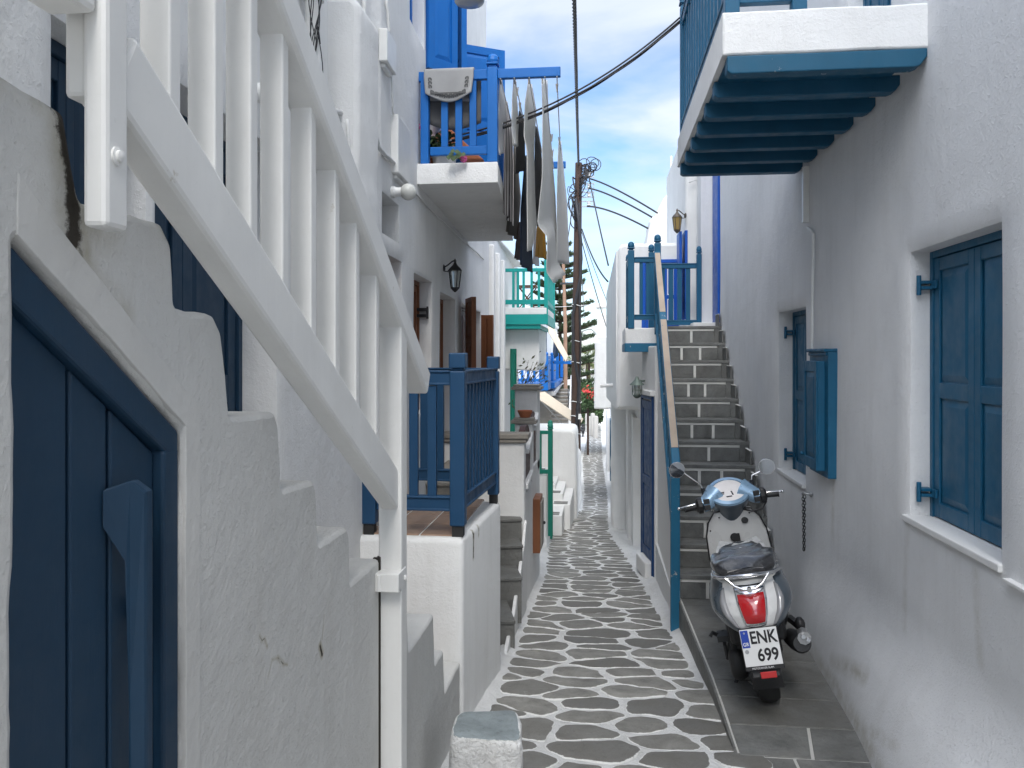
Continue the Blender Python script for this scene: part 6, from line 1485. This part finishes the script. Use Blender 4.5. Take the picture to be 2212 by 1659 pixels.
mf=MB(); dn=d.normalized(); u=V((1,0,0)); w=dn.cross(u).normalized()
mf.tube([c1-dn*.10+V((.03,0,.045)),c1+dn*.012+V((.018,0,.03))],[.036,.038],8); mf.lathe([(.012,0),(.012,.02)],c1+dn*.012+V((.012,0,.04)),8,dn); mf.lathe([(.012,0),(.012,.02)],c1+dn*.012+V((.035,0,.02)),8,dn); obj('heat_shield',mf,S_S,ex,smooth=50)
mb=MB(); mb.beam((.20,.10,.43),(.245,.02,.40),.03,.035); mb.ball((.25,0,.42),(.03,.045,.04),10,6); sp('footpeg',mb,S_K,smooth=50)
# --- plate
pc=V((0,-.425,.452)); pr_=V((1,0,0)); pu=V((0,.16,1)).normalized(); pn=pr_.cross(pu)  # faces -y
mb=MB(); mb.obox(pc-pn*.004,pr_*.104,pu*.113,pn*.004); pl=sp('number_plate_holder',mb,S_K,bevel=.004)
mb=MB(); mb.obox(pc+pn*.002+pu*.009,pr_*.099,pu*.098,pn*.002); np_=obj('number_plate',mb,S_P,pl,bevel=.003)
mb=MB(); mb.obox(pc+pn*.0046+pu*.056-pr_*.0755,pr_*.0205,pu*.046,pn*.0006); obj('country_band',mb,S_PB,pl)
def text(s,name,c,right,upv,nrm,size,mat,par,wscale=1.0,bold=0,align='CENTER'):
    cu=bpy.data.curves.new('t','FONT'); cu.body=s; cu.size=size; cu.extrude=.0006; cu.offset=bold; cu.align_x=align; cu.align_y='CENTER'
    ob=bpy.data.objects.new('t',cu); COL.objects.link(ob); dg=bpy.context.evaluated_depsgraph_get(); me=bpy.data.meshes.new_from_object(ob.evaluated_get(dg)); bpy.data.objects.remove(ob); 
    right=V(right).normalized();upv=V(upv).normalized();nrm=V(nrm).normalized()
    for v in me.vertices: v.co=V(c)+right*v.co.x*wscale+upv*v.co.y+nrm*v.co.z
    me.name=name; me.materials.clear(); me.materials.append(mat); o=bpy.data.objects.new(name,me); COL.objects.link(o); o.parent=par; return o
text('ENK','plate_text',pc+pn*.0048+pu*.057+pr_*.021,pr_,pu,pn,.092,S_T,pl,.80,.0022); text('699','plate_text',pc+pn*.0048-pu*.036+pr_*.030,pr_,pu,pn,.090,S_T,pl,.84,.0022)
text('GR','country_text',pc+pn*.0056+pu*.028-pr_*.0755,pr_,pu,pn,.026,S_G,pl,.9,.0005); text('MOTODRIVER SLAM','dealer_text',pc+pn*.0006-pu*.1005-pr_*.01,pr_,pu,pn,.0135,S_G,pl,.95)
mb=MB(); mb.lathe([(.011,0),(.011,.001)],pc+pn*.0045-pu*.010-pr_*.078,14,pn); mb.lathe([(.006,0),(.004,.003)],pc+pn*.005+pu*.088-pr_*.0755,10,pn); mb.lathe([(.006,0),(.004,.003)],pc+pn*.005+pu*.09+pr_*.06,10,pn); obj('plate_seal',mb,S_S,pl)
mb=MB(); mb.obox(pc-pu*.138+pn*.004+V((.012,0,0)),pr_*.042,pu*.017,pn*.004); sp('reflector',mb,S_R2,bevel=.003)
badge=tailpt(1.12,.34,.008); e1_=tailpt(1.18,.34,.008)-badge; 
text('LIKE','side_badge',badge+V((0,0,.0)),e1_,(0,-.15,1),V((1,-.2,0)),.05,S_C,so_,.8,.001)
# --- floor, leg shield, front
mb=MB(); mb.box((-.17,.42,.27),(.17,1.02,.33)); mb.prism([V((-.19,.30,.30)),V((.19,.30,.30)),V((.17,.45,.30)),V((-.17,.45,.30))],(0,0,.42)); sp('floorboard',mb,S_B,bevel=.02)
def shield(u,v,off=0):
    z=.30+.66*v; W=lerpT([(0,.17),(.2,.205),(.5,.222),(.75,.212),(.9,.18),(1,.13)],v); x=W*(2*u-1); y=1.03+.10*v*0+ .05*(1-v)+ (abs(2*u-1)**2.5)*-.045+off; y+=.10*(1-v)*0; return V((x,y-.12*(v-.5),z))
mb=MB(); mb.grid(lambda u,v: shield(u,v),22,18); mb.grid(lambda u,v: shield(u,v,.05+.05*math.sin(u*math.pi)),22,18)
for f in ((lambda u,v: shield(0,u).lerp(shield(0,u,.05),v)),(lambda u,v: shield(1,u).lerp(shield(1,u,.05),v)),(lambda u,v: shield(u,1).lerp(shield(u,1,.05+.05*math.sin(u*math.pi)),v))): mb.grid(f,18,2)
ls_=sp('leg_shield',mb,S_W,smooth=60)
def spt(u,v): return shield(u,v,-.004)
edge_=[shield(0,j/20,-.002) for j in range(21)]+[shield(i/14,1,-.002) for i in range(1,14)]+[shield(1,1-j/20,-.002) for j in range(21)]
mb=MB(); mb.tube(edge_,.006,6); obj('trim',mb,S_K,ls_,smooth=180)
for u,v,r,nm in ((.70,.86,.026,'fuel_cap'),(.5,.50,.012,'bag_hook'),(.06,.80,.006,'screw'),(.20,.93,.006,'screw'),(.86,.94,.006,'screw')):
    mb=MB(); mb.lathe([(r,-.006),(r*.9,.004),(r*.5,.005)],spt(u,v),12,(0,-1,0)); obj(nm,mb,S_K,ls_,smooth=50)
mb=MB(); mb.lathe([(.032,-.004),(.032,.006)],spt(.46,.68),14,(0,-1,0)); mb.box(spt(.50,.60)+V((-.008,-.014,-.02)),spt(.50,.72)+V((.02,.0,.0))); obj('lock',mb,S_K,ls_,bevel=.002)
mb=MB(); gp_=[spt(.15,.42),spt(.25,.47),spt(.38,.52),spt(.62,.52),spt(.82,.50),spt(.90,.40),spt(.92,.3)]; mb.tube(gp_,.0022,5); mb.box(spt(.955,.33)+V((-.006,-.006,-.05)),spt(.955,.33)+V((.008,.004,.05))); obj('glove_box_seam',mb,S_K,ls_,smooth=180)
text('125','moulded_text',spt(.72,.555)+V((0,-.002,0)),(1,0,0),UP,(0,-1,0),.03,S_S,ls_)
mb=MB(); mb.grid(lambda u,v:(lambda a: V((.085*math.cos(a),1.28+.30*math.sin(a)*0+.33*(v-.5),.235+.27*math.sin(math.pi*(.1+.8*v))*1.0-.05*abs(math.cos(a)))))(math.pi*u),12,14); mb.tube([(.07,1.10,.70),(.075,1.26,.26)],.022,8); mb.tube([(-.07,1.10,.70),(-.075,1.26,.26)],.022,8); sp('front_fender',mb,S_W,smooth=60)
# --- headset (turned slightly left)
st_=R(7)
def hs(p): 
    p=V(p); c,s=math.cos(st_),math.sin(st_); y=p.y-1.0; return V((p.x*c-y*s,1.0+p.x*s+y*c,p.z))
def hsmb(mb): mb.v=[hs(p) for p in mb.v]; return mb
hz=1.045
mb=MB(); ax=V((0,-.52,.85)).normalized()
mb.lathe([(.062,-.37),(.075,-.33),(.09,-.25),(.105,-.16),(.128,-.08),(.145,-.03),(.150,.0),(.142,.012),(.125,.016)],V((0,.985,hz+.035)),28,ax)
mb.ball((0,1.10,hz-.045),(.135,.12,.11),24,14)
head=sp('headset',hsmb(mb),S_B,smooth=60)
bc=V((0,.985,hz+.035))+ax*.016
mb=MB(); mb.lathe([(.150,-.014),(.147,.002),(.120,.008),(.116,.003)],bc,32,ax,cap=False); obj('binnacle_ring',hsmb(mb),S_L,head,smooth=60)
mb=MB(); mb.lathe([(.117,.001),(.06,.006),(.001,.008)],bc,28,ax,cap=False); obj('dial',hsmb(mb),S_D,head,smooth=180)
rr=V((1,0,0)); uu=ax.cross(rr)
mb=MB(); mb.beam(bc+ax*.0075+rr*.02-uu*.06,bc+ax*.009+rr*.015-uu*.02,.010,.002,up=ax); mb.beam(bc+ax*.0075-rr*.03-uu*.07,bc+ax*.0075+rr*.01-uu*.07,.010,.002,up=ax); mb.obox(bc+ax*.007-rr*.055-uu*.02,rr*.02,uu*.006,ax*.001); mb.obox(bc+ax*.007-rr*.05-uu*.035,rr*.012,uu*.004,ax*.001); obj('dial_marks',hsmb(mb),S_K,head)
for s in (-1,1):
    mb=MB(); mb.tube([(s*.09,.99,hz+.045),(s*.13,.97,hz+.02),(s*.175,.955,hz-.012),(s*.205,.95,hz-.018)],[.078,.064,.056,.055],16); mb.v=[V((p.x,p.y,hz+.0+(p.z-hz)*1.0)) for p in mb.v]; arm_=obj('handlebar_cover',hsmb(mb),S_L if s<0 else S_L,head,smooth=60)
    mb=MB(); mb.box((s*.155,.888,hz-.005),(s*.198,.905,hz+.030)); mb.box((s*.155,.886,hz-.048),(s*.198,.903,hz-.014)); mb.lathe([(.058,0),(.056,.03),(.04,.045)],(s*.205,.95,hz-.018),14,(s,0,0)); obj('switch',hsmb(mb),S_K,arm_,bevel=.003)
    mb=MB(); mb.tube([(s*.22,.948,hz-.018),(s*.24,.942,hz-.02),(s*.325,.928,hz-.025),(s*.335,.926,hz-.0255)],[.022,.019,.019,.022],12); obj('grip',hsmb(mb),S_K,head,smooth=60)
    mb=MB(); mb.tube([(s*.21,1.0,hz-.01),(s*.26,1.01,hz-.015),(s*.365,.975,hz-.02)],[.010,.008,.007],8); mb.ball((s*.37,.973,hz-.02),.012,8,6); obj('brake_lever',hsmb(mb),S_C,head,smooth=60)
    b0=V((s*.175,.99,hz+.04)); m0=b0+V((s*(.155 if s<0 else .125),-.0,.215 if s<0 else .13)); 
    mb=MB(); mb.tube([b0,b0+UP*.055],.015,8); mm=obj('mirror_stem',hsmb(mb),S_K,head,smooth=60)
    mb=MB(); mb.tube([b0+UP*.05,b0+V((s*.01,0,.085)),m0+V((-s*.045,.02,-.03)),m0+V((0,.02,0))],.006,8); obj('mirror_arm',hsmb(mb),S_C,mm,smooth=60)
    nrm=V((-s*.12,-1,-.12)).normalized(); mb=MB(); mb.lathe([(.001,-.028),(.03,-.026),(.054,-.012),(.060,.0),(.058,.005),(.054,.005)],m0,22,nrm,cap=False); mi=obj('mirror',hsmb(mb),S_C,mm,smooth=60)
    mb=MB(); mb.lathe([(.055,.0035),(.001,.0036)],m0,22,nrm,cap=False); obj('mirror_glass',hsmb(mb),mirrorm,mm)
mb=MB(); mb.tube([(.24,.93,hz-.06),(.20,.90,hz-.10),(.12,.89,hz-.105),(.07,.93,hz-.09)],.007,6); obj('cable',hsmb(mb),S_K,head,smooth=180)
mb=MB(); mb.tube([(-.10,.25,.25),(-.17,.22,.06),(-.20,.21,.012)],.013,8); mb.box((-.235,.18,.002),(-.17,.25,.014)); sp('side_stand',mb,S_K,smooth=50)
so_.rotation_mode='XYZ'
SC_=1.0
so_.matrix_world=Matrix.Translation(V((1.0,4.93,ZP+.002)))@Matrix.Rotation(R(-6.5),4,'Z')@Matrix.Rotation(R(-11),4,'Y')@Matrix.Scale(SC_,4)
# far scooter, small in the picture
fs_=thing('motor_scooter','small dark motor scooter parked at the far end of the lane','scooter',V((PT(1259,945,78).x,PT(1259,945,78).y,zs(77.5))))
o_=fs_.location
mb=MB(); mb.lathe([(.15,-.06),(.25,-.06),(.26,0),(.25,.06),(.15,.06)],o_+V((0,0,.26)),16,(1,0,0)); mb.lathe([(.15,-.06),(.25,-.06),(.26,0),(.25,.06),(.15,.06)],o_+V((0,1.3,.26)),16,(1,0,0)); obj('wheel',mb,M['rubber'],fs_,smooth=50)
mb=MB(); mb.ball(o_+V((0,.05,.62)),(.21,.42,.22),12,8); mb.ball(o_+V((0,1.1,.72)),(.22,.12,.36),12,8); mb.box(o_+V((-.15,.3,.28)),o_+V((.15,1.1,.36))); obj('body',mb,S_K,fs_,smooth=60)
mb=MB(); mb.ball(o_+V((0,.15,.86)),(.16,.40,.07),12,6); obj('seat',mb,M['rubber'],fs_,smooth=60)
mb=MB(); mb.tube([o_+V((-.36,.95,1.08)),o_+V((0,1.05,1.1)),o_+V((.36,.95,1.08))],.03,6); mb.ball(o_+V((0,1.07,1.08)),(.13,.1,.12),10,6); obj('handlebar',mb,S_K,fs_,smooth=60)
